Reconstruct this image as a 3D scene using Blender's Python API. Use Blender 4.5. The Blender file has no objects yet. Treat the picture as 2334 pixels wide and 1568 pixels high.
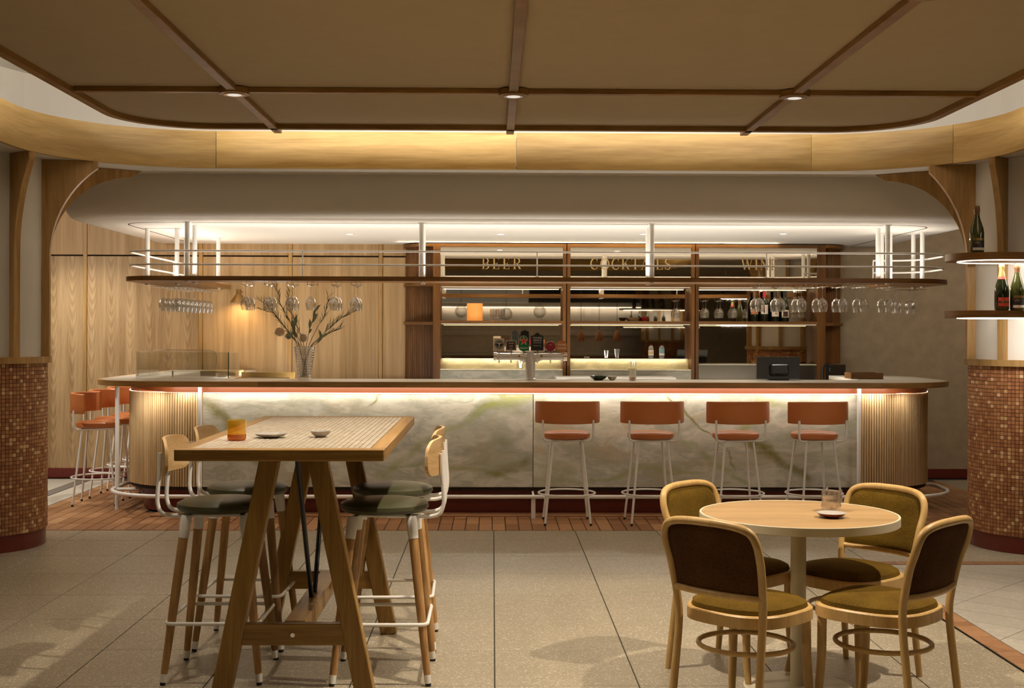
import bpy, bmesh, math, random
from mathutils import Vector, Matrix
random.seed(7)
S = bpy.context.scene
COL = S.collection
PI = math.pi
R = math.radians

# ------------------------------------------------------------------ camera
cd = bpy.data.cameras.new('camera'); cam = bpy.data.objects.new('camera', cd); COL.objects.link(cam)
cd.sensor_width = 36.0; cd.lens = 2850 / 2334 * 36.0
cd.shift_y = -29 / 2334.0; cd.clip_start = 0.05; cd.clip_end = 100
cam.matrix_world = (Matrix.Translation((0, 0, 1.47)) @ Matrix.Rotation(-0.0154, 4, 'Z')
                    @ Matrix.Rotation(PI / 2, 4, 'X') @ Matrix.Rotation(0.0030, 4, 'Z'))
S.camera = cam
S.view_settings.view_transform = 'Standard'; S.view_settings.look = 'None'
S.view_settings.gamma = 1.0; S.view_settings.use_curve_mapping = False
S.view_settings.exposure = 0.1
cy = S.cycles
cy.use_denoising = True; cy.max_bounces = 5; cy.diffuse_bounces = 3; cy.glossy_bounces = 3
cy.transmission_bounces = 5; cy.transparent_max_bounces = 16
cy.caustics_reflective = False; cy.caustics_refractive = False
cy.sample_clamp_indirect = 4.0; cy.use_adaptive_sampling = True; cy.adaptive_threshold = 0.06
cy.use_light_tree = True

# ------------------------------------------------------------------ world
w = bpy.data.worlds.new('world'); S.world = w; w.use_nodes = True
w.node_tree.nodes['Background'].inputs[0].default_value = (0.9, 0.72, 0.5, 1)
w.node_tree.nodes['Background'].inputs[1].default_value = 0.02

WARM = (1.0, 0.84, 0.66); SOFT = (1.0, 0.915, 0.80); GOLD = (1.0, 0.66, 0.30)
def aim(o, d):
    o.rotation_euler = Vector(d).to_track_quat('-Z', 'Y').to_euler()
def area(name, loc, sx, sy, d, power, col=SOFT, spread=PI):
    l = bpy.data.lights.new(name, 'AREA'); l.shape = 'RECTANGLE'; l.size = sx; l.size_y = sy
    l.energy = power; l.color = col; l.spread = spread
    o = bpy.data.objects.new(name, l); COL.objects.link(o); o.location = loc
    d = Vector(d).normalized(); z = -d
    ax = Vector((1, 0, 0)) if abs(z.x) < 0.9 else Vector((0, 1, 0))
    if sy > sx: pass
    x = (ax - z * ax.dot(z)).normalized(); y = z.cross(x)
    o.rotation_euler = Matrix((x, y, z)).transposed().to_euler()
    return o
def spot(name, loc, d, power, size=60, blend=0.5, col=WARM, rad=0.03):
    l = bpy.data.lights.new(name, 'SPOT'); l.energy = power; l.color = col
    l.spot_size = R(size); l.spot_blend = blend; l.shadow_soft_size = rad
    o = bpy.data.objects.new(name, l); COL.objects.link(o); o.location = loc; aim(o, d); return o

# large soft cove lights on top of the ceiling raft, shining outwards and up
K = 1.0
area('cove_light', (0.19, 8.22, 2.888), 4.4, 0.03, (0, 1, 0.12), 34 * K)
area('cove_light', (-2.32, 4.6, 2.888), 6.2, 0.03, (-1, 0, 0.12), 44 * K)
area('cove_light', (2.70, 4.6, 2.888), 6.2, 0.03, (1, 0, 0.12), 44 * K)
# LED strips along the top of the overhead shelf, shining up on the bar soffit
area('shelf_top_light', (0.4, 10.15, 1.925), 6.0, 0.16, (0, 0, 1), 17 * K)
area('shelf_top_light', (-2.74, 11.2, 1.925), 0.16, 1.6, (0, 0, 1), 6.5 * K)
area('shelf_top_light', (3.5, 10.6, 1.925), 0.3, 0.5, (0, 0, 1), 2.5 * K)
# hidden fill added behind the bar to brighten the soffit from below
area('soffit_fill', (0.4, 10.70, 0.80), 5.2, 0.14, (0, 0.25, 1), 44 * K)
area('soffit_fill', (-2.1, 11.5, 0.96), 0.12, 1.2, (0.1, 0, 1), 10 * K)
# LED under the bar top washing the stone front
area('bar_front_light', (0.31, 9.895, 0.972), 5.15, 0.02, (0, 0.12, -1), 3.4 * K, (1, 0.92, 0.80))
area('bar_front_fill', (0.31, 9.665, 1.026), 5.9, 0.012, (0, 1, -0.55), 6.5 * K, (1, 0.91, 0.78))  # unseen fill added under the nosing to even out reveal and stone
area('bar_front_light', (-2.66, 9.895, 0.985), 0.65, 0.02, (0, 0.15, -1), 3.2 * K)
area('bar_front_light', (3.13, 9.895, 0.985), 0.40, 0.02, (0, 0.15, -1), 2.0 * K)
# cabinet top strip, shining up
area('cabinet_top_light', (0.93, 12.185, 2.327), 3.7, 0.010, (0, -1, 0.15), 14 * K, (1.0, 0.80, 0.50))
# big dim fill for the restaurant and side walls, added without fittings
area('room_fill', (-1.2, -2.0, 2.6), 4.0, 3.0, (0, 0.35, -1), 5 * K, WARM)
area('room_fill', (-4.9, 7.0, 2.6), 0.6, 2.0, (0.2, 0.3, -1), 9 * K, WARM)
area('room_fill', (5.3, 6.0, 2.6), 0.6, 2.0, (-0.2, 0.3, -1), 9 * K, WARM)
spot('left_downlight', (-4.7, 9.8, 2.6), (0.42, 0.28, -1), 120, 75, 0.9, SOFT)
area('room_fill', (-4.3, 11.0, 2.6), 0.7, 0.7, (0.0, 0.7, -1), 22 * K, SOFT)
area('room_fill', (5.0, 11.0, 2.6), 0.5, 0.5, (0.0, 0.5, -1), 13 * K, WARM)

# ------------------------------------------------------------------ materials
def newmat(name):
    m = bpy.data.materials.new(name); m.use_nodes = True
    nt = m.node_tree; b = nt.nodes['Principled BSDF']; return m, nt, b
def plain(name, col, rough=0.5, metal=0.0, spec=0.5, coat=0.0, var=0.0):
    m, nt, b = newmat(name)
    b.inputs['Base Color'].default_value = (*col, 1); b.inputs['Roughness'].default_value = rough
    b.inputs['Metallic'].default_value = metal; b.inputs['Specular IOR Level'].default_value = spec
    b.inputs['Coat Weight'].default_value = coat
    n = nt.nodes.new('ShaderNodeTexNoise'); n.inputs['Scale'].default_value = 9; n.inputs['Detail'].default_value = 5
    g = nt.nodes.new('ShaderNodeNewGeometry'); nt.links.new(g.outputs['Position'], n.inputs['Vector'])
    mx = nt.nodes.new('ShaderNodeMix'); mx.data_type = 'RGBA'
    mx.inputs[6].default_value = tuple(c * (1 - var) for c in col) + (1,)
    mx.inputs[7].default_value = tuple(min(1, c * (1 + var)) for c in col) + (1,)
    nt.links.new(n.outputs['Fac'], mx.inputs[0]); nt.links.new(mx.outputs[2], b.inputs['Base Color'])
    return m
def emis(name, col, s):
    m, nt, b = newmat(name)
    b.inputs['Emission Color'].default_value = (*col, 1); b.inputs['Emission Strength'].default_value = s
    b.inputs['Base Color'].default_value = (0.8, 0.8, 0.8, 1); return m
def N(nt, t, **kw):
    n = nt.nodes.new('ShaderNode' + t)
    for k, v in kw.items(): setattr(n, k, v)
    return n
def ramp(nt, stops):
    r = N(nt, 'ValToRGB'); e = r.color_ramp.elements
    while len(e) < len(stops): e.new(0.5)
    for i, (p, c) in enumerate(stops): e[i].position = p; e[i].color = (*c, 1)
    return r
def wood(name, dark, light, scale=(1, 1, 14), rough=0.42, cath=None, coords='Object', bump=0.05, spec=0.4, rnd=0.22):
    """grain runs along the axis with the small scale"""
    m, nt, b = newmat(name); L = nt.links.new
    tc = N(nt, 'TexCoord'); mp = N(nt, 'Mapping'); oi = N(nt, 'ObjectInfo')
    mp.inputs['Scale'].default_value = scale
    if coords == 'World':
        g = N(nt, 'NewGeometry'); L(g.outputs['Position'], mp.inputs['Vector'])
    else: L(tc.outputs['Object'], mp.inputs['Vector'])
    ml = N(nt, 'Math', operation='MULTIPLY'); ml.inputs[1].default_value = 31.0; L(oi.outputs['Random'], ml.inputs[0])
    cb = N(nt, 'CombineXYZ'); L(ml.outputs[0], cb.inputs[0]); L(ml.outputs[0], cb.inputs[1]); L(ml.outputs[0], cb.inputs[2])
    ad = N(nt, 'VectorMath', operation='ADD'); L(mp.outputs[0], ad.inputs[0]); L(cb.outputs[0], ad.inputs[1])
    n1 = N(nt, 'TexNoise'); n1.inputs['Scale'].default_value = 1.0; n1.inputs['Detail'].default_value = 6; n1.inputs['Roughness'].default_value = 0.62
    n1.inputs['Distortion'].default_value = 0.6
    n2 = N(nt, 'TexNoise'); n2.inputs['Scale'].default_value = 7.0; n2.inputs['Detail'].default_value = 3
    L(ad.outputs[0], n1.inputs['Vector']); L(ad.outputs[0], n2.inputs['Vector'])
    mid = tuple((a + c) / 2 for a, c in zip(dark, light))
    r = ramp(nt, [(0.30, dark), (0.5, mid), (0.70, light)])
    s = N(nt, 'Math', operation='MULTIPLY_ADD'); s.inputs[1].default_value = 0.35; 
    sb = N(nt, 'Math', operation='SUBTRACT'); sb.inputs[1].default_value = 0.5; L(n2.outputs['Fac'], sb.inputs[0])
    L(sb.outputs[0], s.inputs[0]); L(n1.outputs['Fac'], s.inputs[2])
    fac = s
    if cath:
        g = N(nt, 'NewGeometry'); sp = N(nt, 'SeparateXYZ'); L(g.outputs['Position'], sp.inputs[0])
        pp = N(nt, 'Math', operation='PINGPONG'); pp.inputs[1].default_value = cath / 2; L(sp.outputs['X'], pp.inputs[0])
        p2 = N(nt, 'Math', operation='POWER'); p2.inputs[1].default_value = 2.0; L(pp.outputs[0], p2.inputs[0])
        k = N(nt, 'Math', operation='MULTIPLY_ADD'); k.inputs[1].default_value = -95.0; L(p2.outputs[0], k.inputs[0]); L(sp.outputs['Z'], k.inputs[2])
        nz = N(nt, 'TexNoise'); nz.inputs['Scale'].default_value = 2.2; L(g.outputs['Position'], nz.inputs['Vector'])
        k2 = N(nt, 'Math', operation='MULTIPLY_ADD'); k2.inputs[1].default_value = 0.5; L(nz.outputs['Fac'], k2.inputs[0]); L(k.outputs[0], k2.inputs[2])
        fr = N(nt, 'Math', operation='MULTIPLY'); fr.inputs[1].default_value = 42.0; L(k2.outputs[0], fr.inputs[0])
        sn = N(nt, 'Math', operation='SINE'); L(fr.outputs[0], sn.inputs[0])
        am = N(nt, 'Math', operation='MULTIPLY_ADD'); am.inputs[1].default_value = 0.085; L(sn.outputs[0], am.inputs[0]); L(s.outputs[0], am.inputs[2])
        fac = am
    L(fac.outputs[0], r.inputs[0])
    hv = N(nt, 'HueSaturation')
    va = N(nt, 'MapRange'); va.inputs[3].default_value = 1 - rnd; va.inputs[4].default_value = 1 + rnd
    L(oi.outputs['Random'], va.inputs[0]); L(va.outputs[0], hv.inputs['Value']); L(r.outputs[0], hv.inputs['Color'])
    L(hv.outputs[0], b.inputs['Base Color'])
    b.inputs['Roughness'].default_value = rough; b.inputs['Specular IOR Level'].default_value = spec
    bp = N(nt, 'Bump'); bp.inputs['Strength'].default_value = bump; bp.inputs['Distance'].default_value = 0.003
    L(n2.outputs['Fac'], bp.inputs['Height']); L(bp.outputs[0], b.inputs['Normal'])
    return m
def thin_glass(name, tint=(1, 1, 1), base=0.04, rough=0.02, body=0.0, power=3.0):
    m = bpy.data.materials.new(name); m.use_nodes = True; nt = m.node_tree; nt.nodes.clear(); L = nt.links.new
    o = N(nt, 'OutputMaterial'); tr = N(nt, 'BsdfTransparent'); tr.inputs[0].default_value = (*tint, 1)
    gl = N(nt, 'BsdfGlossy'); gl.inputs['Roughness'].default_value = rough; gl.inputs[0].default_value = (1, 1, 1, 1)
    lw = N(nt, 'LayerWeight'); lw.inputs[0].default_value = 0.5
    pw = N(nt, 'Math', operation='POWER'); pw.inputs[1].default_value = power; L(lw.outputs['Facing'], pw.inputs[0])
    md = N(nt, 'Math', operation='MULTIPLY_ADD'); md.inputs[1].default_value = 0.75; md.inputs[2].default_value = base; md.use_clamp = True
    L(pw.outputs[0], md.inputs[0])
    mx = N(nt, 'MixShader'); L(md.outputs[0], mx.inputs[0]); L(tr.outputs[0], mx.inputs[1]); L(gl.outputs[0], mx.inputs[2])
    nz = N(nt, 'TexNoise'); nz.inputs['Scale'].default_value = 30; bp = N(nt, 'Bump'); bp.inputs['Strength'].default_value = 0.05
    L(nz.outputs['Fac'], bp.inputs['Height']); L(bp.outputs[0], gl.inputs['Normal'])
    last = mx
    if body:
        df = N(nt, 'BsdfDiffuse'); df.inputs[0].default_value = (*tint, 1)
        m2 = N(nt, 'MixShader'); m2.inputs[0].default_value = body; L(mx.outputs[0], m2.inputs[1]); L(df.outputs[0], m2.inputs[2]); last = m2
    L(last.outputs[0], o.inputs[0]); return m
def speckled(name, base, spk, rough=0.4, scale=160, amt=0.25, big=0.08):
    m, nt, b = newmat(name); L = nt.links.new
    g = N(nt, 'NewGeometry'); v = N(nt, 'TexVoronoi'); v.inputs['Scale'].default_value = scale; L(g.outputs['Position'], v.inputs['Vector'])
    sh = N(nt, 'SeparateColor'); L(v.outputs['Color'], sh.inputs[0])
    r = ramp(nt, [(0.0, tuple(c * (1 - amt) for c in base)), (0.35, base), (0.86, base), (0.93, spk)]); L(sh.outputs[0], r.inputs[0])
    n = N(nt, 'TexNoise'); n.inputs['Scale'].default_value = 3.0; n.inputs['Detail'].default_value = 4; L(g.outputs['Position'], n.inputs['Vector'])
    oi = N(nt, 'ObjectInfo'); sm = N(nt, 'Math', operation='MULTIPLY_ADD'); sm.inputs[1].default_value = 0.6; L(oi.outputs['Random'], sm.inputs[0]); L(n.outputs['Fac'], sm.inputs[2])
    mr = N(nt, 'MapRange'); mr.inputs[1].default_value = 0.3; mr.inputs[2].default_value = 1.3; mr.inputs[3].default_value = 1 - big; mr.inputs[4].default_value = 1 + big
    L(sm.outputs[0], mr.inputs[0]); hv = N(nt, 'HueSaturation'); L(mr.outputs[0], hv.inputs['Value']); L(r.outputs[0], hv.inputs['Color'])
    L(hv.outputs[0], b.inputs['Base Color'])
    b.inputs['Roughness'].default_value = rough
    return m
def tonal(name, stops, rough=0.5, attr=True, noise=0.25, scale=60, bump=0.0, spec=0.35):
    """colour picked per piece: face attribute 'tone' or the object's random value"""
    m, nt, b = newmat(name); L = nt.links.new
    if attr: a = N(nt, 'Attribute'); a.attribute_name = 'tone'; src = a.outputs['Fac']
    else: a = N(nt, 'ObjectInfo'); src = a.outputs['Random']
    g = N(nt, 'NewGeometry'); n = N(nt, 'TexNoise'); n.inputs['Scale'].default_value = scale; n.inputs['Detail'].default_value = 4
    L(g.outputs['Position'], n.inputs['Vector'])
    sb = N(nt, 'Math', operation='SUBTRACT'); sb.inputs[1].default_value = 0.5; L(n.outputs['Fac'], sb.inputs[0])
    ma = N(nt, 'Math', operation='MULTIPLY_ADD'); ma.inputs[1].default_value = noise; L(sb.outputs[0], ma.inputs[0]); L(src, ma.inputs[2])
    r = ramp(nt, stops); L(ma.outputs[0], r.inputs[0]); L(r.outputs[0], b.inputs['Base Color'])
    b.inputs['Roughness'].default_value = rough; b.inputs['Specular IOR Level'].default_value = spec
    if bump:
        bp = N(nt, 'Bump'); bp.inputs['Strength'].default_value = bump; bp.inputs['Distance'].default_value = 0.004
        L(n.outputs['Fac'], bp.inputs['Height']); L(bp.outputs[0], b.inputs['Normal'])
    return m
def onyx(name, off=0.0, warm=0.0, s=1.0, veins=()):
    m, nt, b = newmat(name); L = nt.links.new
    g = N(nt, 'NewGeometry'); mp = N(nt, 'Mapping'); mp.inputs['Location'].default_value = (off, 0, off * 0.7)
    mp.inputs['Rotation'].default_value = (0, R(24), 0); mp.inputs['Scale'].default_value = (0.55 * s, 1, 1.2 * s)
    L(g.outputs['Position'], mp.inputs['Vector'])
    wn = N(nt, 'TexNoise'); wn.inputs['Scale'].default_value = 1.1; wn.inputs['Detail'].default_value = 5; wn.inputs['Roughness'].default_value = 0.55
    L(mp.outputs[0], wn.inputs['Vector'])
    mv = N(nt, 'VectorMath', operation='MULTIPLY_ADD'); mv.inputs[1].default_value = (1.9, 1.9, 1.9)
    L(wn.outputs['Color'], mv.inputs[0]); L(mp.outputs[0], mv.inputs[2])
    n1 = N(nt, 'TexNoise'); n1.inputs['Scale'].default_value = 1.25; n1.inputs['Detail'].default_value = 9; n1.inputs['Roughness'].default_value = 0.6
    L(mv.outputs[0], n1.inputs['Vector'])
    n2 = N(nt, 'TexNoise'); n2.inputs['Scale'].default_value = 0.8; n2.inputs['Detail'].default_value = 6; n2.inputs['Distortion'].default_value = 1.2
    L(mv.outputs[0], n2.inputs['Vector'])
    cream = (0.64, 0.61, 0.51) if not warm else (0.72, 0.66, 0.46)
    grey = (0.42, 0.415, 0.34) if not warm else (0.52, 0.48, 0.32)
    green = (0.27, 0.285, 0.10) if not warm else (0.42, 0.38, 0.14)
    tan = (0.46, 0.38, 0.24)
    r1 = ramp(nt, [(0.27, green), (0.37, grey), (0.46, cream), (0.53, grey), (0.60, cream), (0.76, green)]); L(n1.outputs['Fac'], r1.inputs[0])
    # thin veins where the second noise crosses its middle
    ab = N(nt, 'Math', operation='SUBTRACT'); ab.inputs[1].default_value = 0.5; L(n2.outputs['Fac'], ab.inputs[0])
    a2 = N(nt, 'Math', operation='ABSOLUTE'); L(ab.outputs[0], a2.inputs[0])
    rv = N(nt, 'MapRange'); rv.inputs[1].default_value = 0.0; rv.inputs[2].default_value = 0.045; rv.inputs[3].default_value = 0.75; rv.inputs[4].default_value = 0.0
    L(a2.outputs[0], rv.inputs[0])
    n3 = N(nt, 'TexNoise'); n3.inputs['Scale'].default_value = 1.6; L(mp.outputs[0], n3.inputs['Vector'])
    gv = N(nt, 'MapRange'); gv.inputs[1].default_value = 0.42; gv.inputs[2].default_value = 0.62; L(n3.outputs['Fac'], gv.inputs[0])
    mm = N(nt, 'Math', operation='MULTIPLY'); L(rv.outputs[0], mm.inputs[0]); L(gv.outputs[0], mm.inputs[1])
    mx = N(nt, 'Mix', data_type='RGBA'); L(mm.outputs[0], mx.inputs[0]); L(r1.outputs[0], mx.inputs[6])
    rc = ramp(nt, [(0.4, green), (0.6, tan)]); L(n3.outputs['Fac'], rc.inputs[0]); L(rc.outputs[0], mx.inputs[7])
    last = mx.outputs[2]
    if veins:
        wv = N(nt, 'TexNoise'); wv.inputs['Scale'].default_value = 3.2; wv.inputs['Detail'].default_value = 7; L(g.outputs['Position'], wv.inputs['Vector'])
        ed = N(nt, 'TexNoise'); ed.inputs['Scale'].default_value = 11.0; ed.inputs['Detail'].default_value = 6; L(g.outputs['Position'], ed.inputs['Vector'])
        wm = N(nt, 'VectorMath', operation='MULTIPLY_ADD'); wm.inputs[1].default_value = (0.26, 0.0, 0.26)
        L(wv.outputs['Color'], wm.inputs[0]); ofs = N(nt, 'VectorMath', operation='SUBTRACT'); ofs.inputs[1].default_value = (0.13, 0, 0.13)
        L(g.outputs['Position'], wm.inputs[2]); L(wm.outputs[0], ofs.inputs[0])
        for (x0, z0, x1, z1, wd, k_, colr) in veins:
            d = Vector((x1 - x0, z1 - z0)); ln = d.length; d.normalize()
            sub = N(nt, 'VectorMath', operation='SUBTRACT'); sub.inputs[1].default_value = (x0, 0, z0); L(ofs.outputs[0], sub.inputs[0])
            dn = N(nt, 'VectorMath', operation='DOT_PRODUCT'); dn.inputs[1].default_value = (-d.y, 0, d.x); L(sub.outputs[0], dn.inputs[0])
            ds_ = N(nt, 'VectorMath', operation='DOT_PRODUCT'); ds_.inputs[1].default_value = (d.x, 0, d.y); L(sub.outputs[0], ds_.inputs[0])
            ab2 = N(nt, 'Math', operation='ABSOLUTE'); L(dn.outputs['Value'], ab2.inputs[0])
            mk = N(nt, 'MapRange', interpolation_type='SMOOTHSTEP'); mk.inputs[1].default_value = 0; mk.inputs[2].default_value = wd * 1.6; mk.inputs[3].default_value = k_; mk.inputs[4].default_value = 0
            L(ab2.outputs[0], mk.inputs[0])
            e1 = N(nt, 'MapRange', interpolation_type='SMOOTHSTEP'); e1.inputs[1].default_value = -0.06; e1.inputs[2].default_value = 0.05; L(ds_.outputs['Value'], e1.inputs[0])
            e2 = N(nt, 'MapRange', interpolation_type='SMOOTHSTEP'); e2.inputs[1].default_value = ln - 0.05; e2.inputs[2].default_value = ln + 0.08; e2.inputs[3].default_value = 1; e2.inputs[4].default_value = 0; L(ds_.outputs['Value'], e2.inputs[0])
            m1 = N(nt, 'Math', operation='MULTIPLY'); L(mk.outputs[0], m1.inputs[0]); L(e1.outputs[0], m1.inputs[1])
            m2 = N(nt, 'Math', operation='MULTIPLY'); L(m1.outputs[0], m2.inputs[0]); L(e2.outputs[0], m2.inputs[1])
            er = N(nt, 'MapRange'); er.inputs[1].default_value = 0.35; er.inputs[2].default_value = 0.55; er.inputs[3].default_value = 0.45; er.inputs[4].default_value = 1.0; L(ed.outputs['Fac'], er.inputs[0])
            m3 = N(nt, 'Math', operation='MULTIPLY'); L(m2.outputs[0], m3.inputs[0]); L(er.outputs[0], m3.inputs[1])
            mz = N(nt, 'Mix', data_type='RGBA'); mz.inputs[7].default_value = (*colr, 1); L(m3.outputs[0], mz.inputs[0]); L(last, mz.inputs[6]); last = mz.outputs[2]
    L(last, b.inputs['Base Color']); b.inputs['Roughness'].default_value = 0.16; b.inputs['Specular IOR Level'].default_value = 0.4
    return m
def fabric(name, c1, c2, rough=0.9, sheen=0.5):
    m, nt, b = newmat(name); L = nt.links.new
    tc = N(nt, 'TexCoord'); n = N(nt, 'TexNoise'); n.inputs['Scale'].default_value = 160; n.inputs['Detail'].default_value = 3
    n2 = N(nt, 'TexNoise'); n2.inputs['Scale'].default_value = 6; n2.inputs['Detail'].default_value = 4
    L(tc.outputs['Object'], n.inputs['Vector']); L(tc.outputs['Object'], n2.inputs['Vector'])
    ad = N(nt, 'Math', operation='ADD'); L(n.outputs['Fac'], ad.inputs[0]); L(n2.outputs['Fac'], ad.inputs[1])
    r = ramp(nt, [(0.35, c1), (0.65, c2)]); dv = N(nt, 'Math', operation='MULTIPLY'); dv.inputs[1].default_value = 0.5
    L(ad.outputs[0], dv.inputs[0]); L(dv.outputs[0], r.inputs[0]); L(r.outputs[0], b.inputs['Base Color'])
    b.inputs['Roughness'].default_value = rough; b.inputs['Sheen Weight'].default_value = sheen; b.inputs['Sheen Roughness'].default_value = 0.4
    b.inputs['Sheen Tint'].default_value = (*[min(1, c * 2.2) for c in c2], 1)
    b.inputs['Specular IOR Level'].default_value = 0.1
    bp = N(nt, 'Bump'); bp.inputs['Strength'].default_value = 0.3; bp.inputs['Distance'].default_value = 0.001
    L(n.outputs['Fac'], bp.inputs['Height']); L(bp.outputs[0], b.inputs['Normal']); return m

M = {}
M['timber'] = wood('honey_timber_horizontal', (0.44, 0.265, 0.075), (0.70, 0.475, 0.175), (0.7, 0.7, 9))
M['timber_v'] = wood('honey_timber_vertical', (0.30, 0.165, 0.050), (0.55, 0.34, 0.13), (9, 9, 0.7))
M['veneer'] = wood('veneer_panel', (0.34, 0.21, 0.095), (0.60, 0.42, 0.225), (10, 4, 0.45), cath=0.19, coords='World', rough=0.5, bump=0.02, rnd=0.05)
M['veneer2'] = wood('veneer_panel_plain', (0.36, 0.225, 0.095), (0.58, 0.39, 0.20), (12, 4, 0.4), coords='World', rough=0.5, bump=0.02, rnd=0.05)
M['walnut'] = wood('walnut_horizontal', (0.12, 0.050, 0.012), (0.27, 0.125, 0.032), (1, 1, 16), rough=0.38)
M['walnut_v'] = wood('walnut_vertical', (0.100, 0.036, 0.005), (0.225, 0.090, 0.015), (16, 16, 0.8), rough=0.45)
M['edge'] = wood('counter_edge_timber', (0.25, 0.13, 0.042), (0.50, 0.29, 0.105), (1.2, 1.2, 22), rough=0.35, rnd=0.45)
M['batten'] = wood('raft_batten', (0.24, 0.12, 0.035), (0.44, 0.25, 0.080), (1.2, 1.2, 8), spec=0.15)
M['slat'] = wood('pale_slat', (0.42, 0.27, 0.12), (0.70, 0.50, 0.27), (40, 40, 0.9), rough=0.5, rnd=0.02)
M['oak'] = wood('oak_leg', (0.30, 0.155, 0.055), (0.54, 0.32, 0.13), (30, 30, 1.6))
M['ash'] = wood('ash_plate', (0.52, 0.31, 0.12), (0.76, 0.54, 0.28), (3, 9, 22), rough=0.4)
M['beech'] = wood('bent_beech', (0.46, 0.285, 0.095), (0.64, 0.43, 0.175), (14, 14, 3), rough=0.38, rnd=0.06)
M['tabletimber'] = wood('table_timber_y', (0.23, 0.118, 0.030), (0.46, 0.27, 0.080), (24, 1.2, 24), rough=0.32)
M['tabletimber_x'] = wood('table_timber_x', (0.23, 0.118, 0.030), (0.46, 0.27, 0.080), (1.2, 24, 24), rough=0.32)
M['tabletimber_z'] = wood('trestle_timber', (0.25, 0.130, 0.030), (0.46, 0.270, 0.075), (26, 26, 1.3), rough=0.32)
M['tabletop'] = wood('round_top_veneer', (0.29, 0.175, 0.070), (0.43, 0.28, 0.125), (1.4, 12, 6), rough=0.35)
M['white'] = plain('white_powdercoat', (0.88, 0.86, 0.82), 0.35, var=0.02)
M['plaster'] = plain('painted_plaster', (0.80, 0.76, 0.69), 0.75, var=0.02)
M['drum'] = plain('column_plaster', (0.78, 0.75, 0.70), 0.7, var=0.03)
M['raft'] = plain('raft_fabric', (0.54, 0.43, 0.27), 0.85, var=0.06)
M['wallplaster'] = plain('textured_plaster', (0.44, 0.345, 0.225), 0.8, var=0.22)
M['gap'] = plain('dark_gap', (0.03, 0.015, 0.01), 0.8)
M['maroon'] = plain('maroon_gloss', (0.16, 0.022, 0.014), 0.22, var=0.04)
M['terracotta'] = plain('terracotta_panel', (0.66, 0.20, 0.075), 0.3, var=0.04)
M['floor'] = speckled('terrazzo_tile', (0.37, 0.32, 0.225), (0.60, 0.54, 0.42), 0.42, 150, 0.22, 0.06)
M['floor2'] = speckled('pale_stone_tile', (0.52, 0.49, 0.42), (0.60, 0.56, 0.48), 0.4, 60, 0.08, 0.06)
M['grout'] = plain('floor_grout', (0.055, 0.047, 0.035), 0.9)
M['brick'] = tonal('brick_paver', [(0.0, (0.27, 0.125, 0.052)), (0.5, (0.36, 0.18, 0.078)), (1.0, (0.46, 0.25, 0.12))], 0.5, attr=False, noise=0.9, scale=34, bump=0.3)
M['brick_s'] = tonal('brick_paver_field', [(0.0, (0.27, 0.125, 0.052)), (0.5, (0.36, 0.18, 0.078)), (1.0, (0.46, 0.25, 0.12))], 0.5, attr=True, noise=0.9, scale=34, bump=0.3)
M['mosaic'] = tonal('mosaic_stone', [(0.0, (0.31, 0.125, 0.055)), (0.35, (0.44, 0.20, 0.088)), (0.75, (0.56, 0.30, 0.135)), (0.9, (0.66, 0.40, 0.17)), (1.0, (0.78, 0.56, 0.34))], 0.45, noise=0.25, scale=120)
M['mgrout'] = plain('mosaic_grout', (0.13, 0.038, 0.022), 0.85)
M['ttile'] = tonal('table_tile', [(0.0, (0.42, 0.36, 0.27)), (1.0, (0.60, 0.53, 0.42))], 0.28, noise=0.3, scale=60)
M['ttile_o'] = tonal('table_tile_single', [(0.0, (0.42, 0.36, 0.27)), (1.0, (0.60, 0.53, 0.42))], 0.28, attr=False, noise=0.3, scale=60)
M['tgrout'] = plain('table_grout', (0.10, 0.08, 0.05), 0.9)
OL1, OL2, OL3 = (0.19, 0.17, 0.03), (0.34, 0.36, 0.15), (0.66, 0.62, 0.52)
M['onyx_a'] = onyx('onyx_left', 0.0, veins=[(-2.276, .895, -2.014, .616, .05, .8, OL1), (-2.014, .616, -1.82, .407, .05, .7, OL1), (-.986, .878, -.777, 1.017, .012, .7, OL1),
    (-.88, .337, -.568, .58, .04, .6, OL2), (-.568, .58, .024, .86, .035, .6, OL2), (.024, .86, .268, .965, .04, .7, OL2), (-.777, .407, .198, .303, .02, .6, OL2), (-1.6, .35, -.9, .30, .03, .5, OL3), (.0, .30, .268, .45, .03, .7, OL1)])
M['onyx_b'] = onyx('onyx_right', 4.3, veins=[(1.975, .651, 2.25, .49, .045, .9, OL1), (2.25, .49, 2.53, .285, .035, .8, OL1), (1.975, .651, 2.08, .878, .03, .7, OL2), (2.08, .878, 2.36, .878, .035, .7, OL2),
    (1.383, .965, 1.80, .616, .010, .8, OL1), (1.80, .616, 1.94, .407, .012, .7, OL1), (.72, .268, 1.243, .407, .025, .7, OL2), (1.243, .407, 1.66, .337, .025, .7, OL2), (1.52, .616, 2.08, .233, .025, .7, OL2), (.40, .95, .45, .75, .03, .5, OL2), (.9, .72, 1.4, .55, .03, .5, OL3)]); M['onyx_c'] = onyx('onyx_backlit', 9.1, 1, 1.6)
M['terrazzo'] = plain('counter_stone', (0.62, 0.57, 0.49), 0.3, var=0.06)
M['orange'] = plain('tan_orange_leather', (0.54, 0.175, 0.052), 0.34, var=0.05)
M['olive'] = plain('olive_leather', (0.060, 0.060, 0.026), 0.38, var=0.06)
M['velvet'] = fabric('mustard_velvet', (0.072, 0.040, 0.005), (0.155, 0.092, 0.011))
M['velvet_b'] = fabric('brown_back_fabric', (0.045, 0.019, 0.007), (0.10, 0.046, 0.015), sheen=0.15)
M['cream'] = plain('cream_metal', (0.70, 0.64, 0.46), 0.35, var=0.02)
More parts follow.
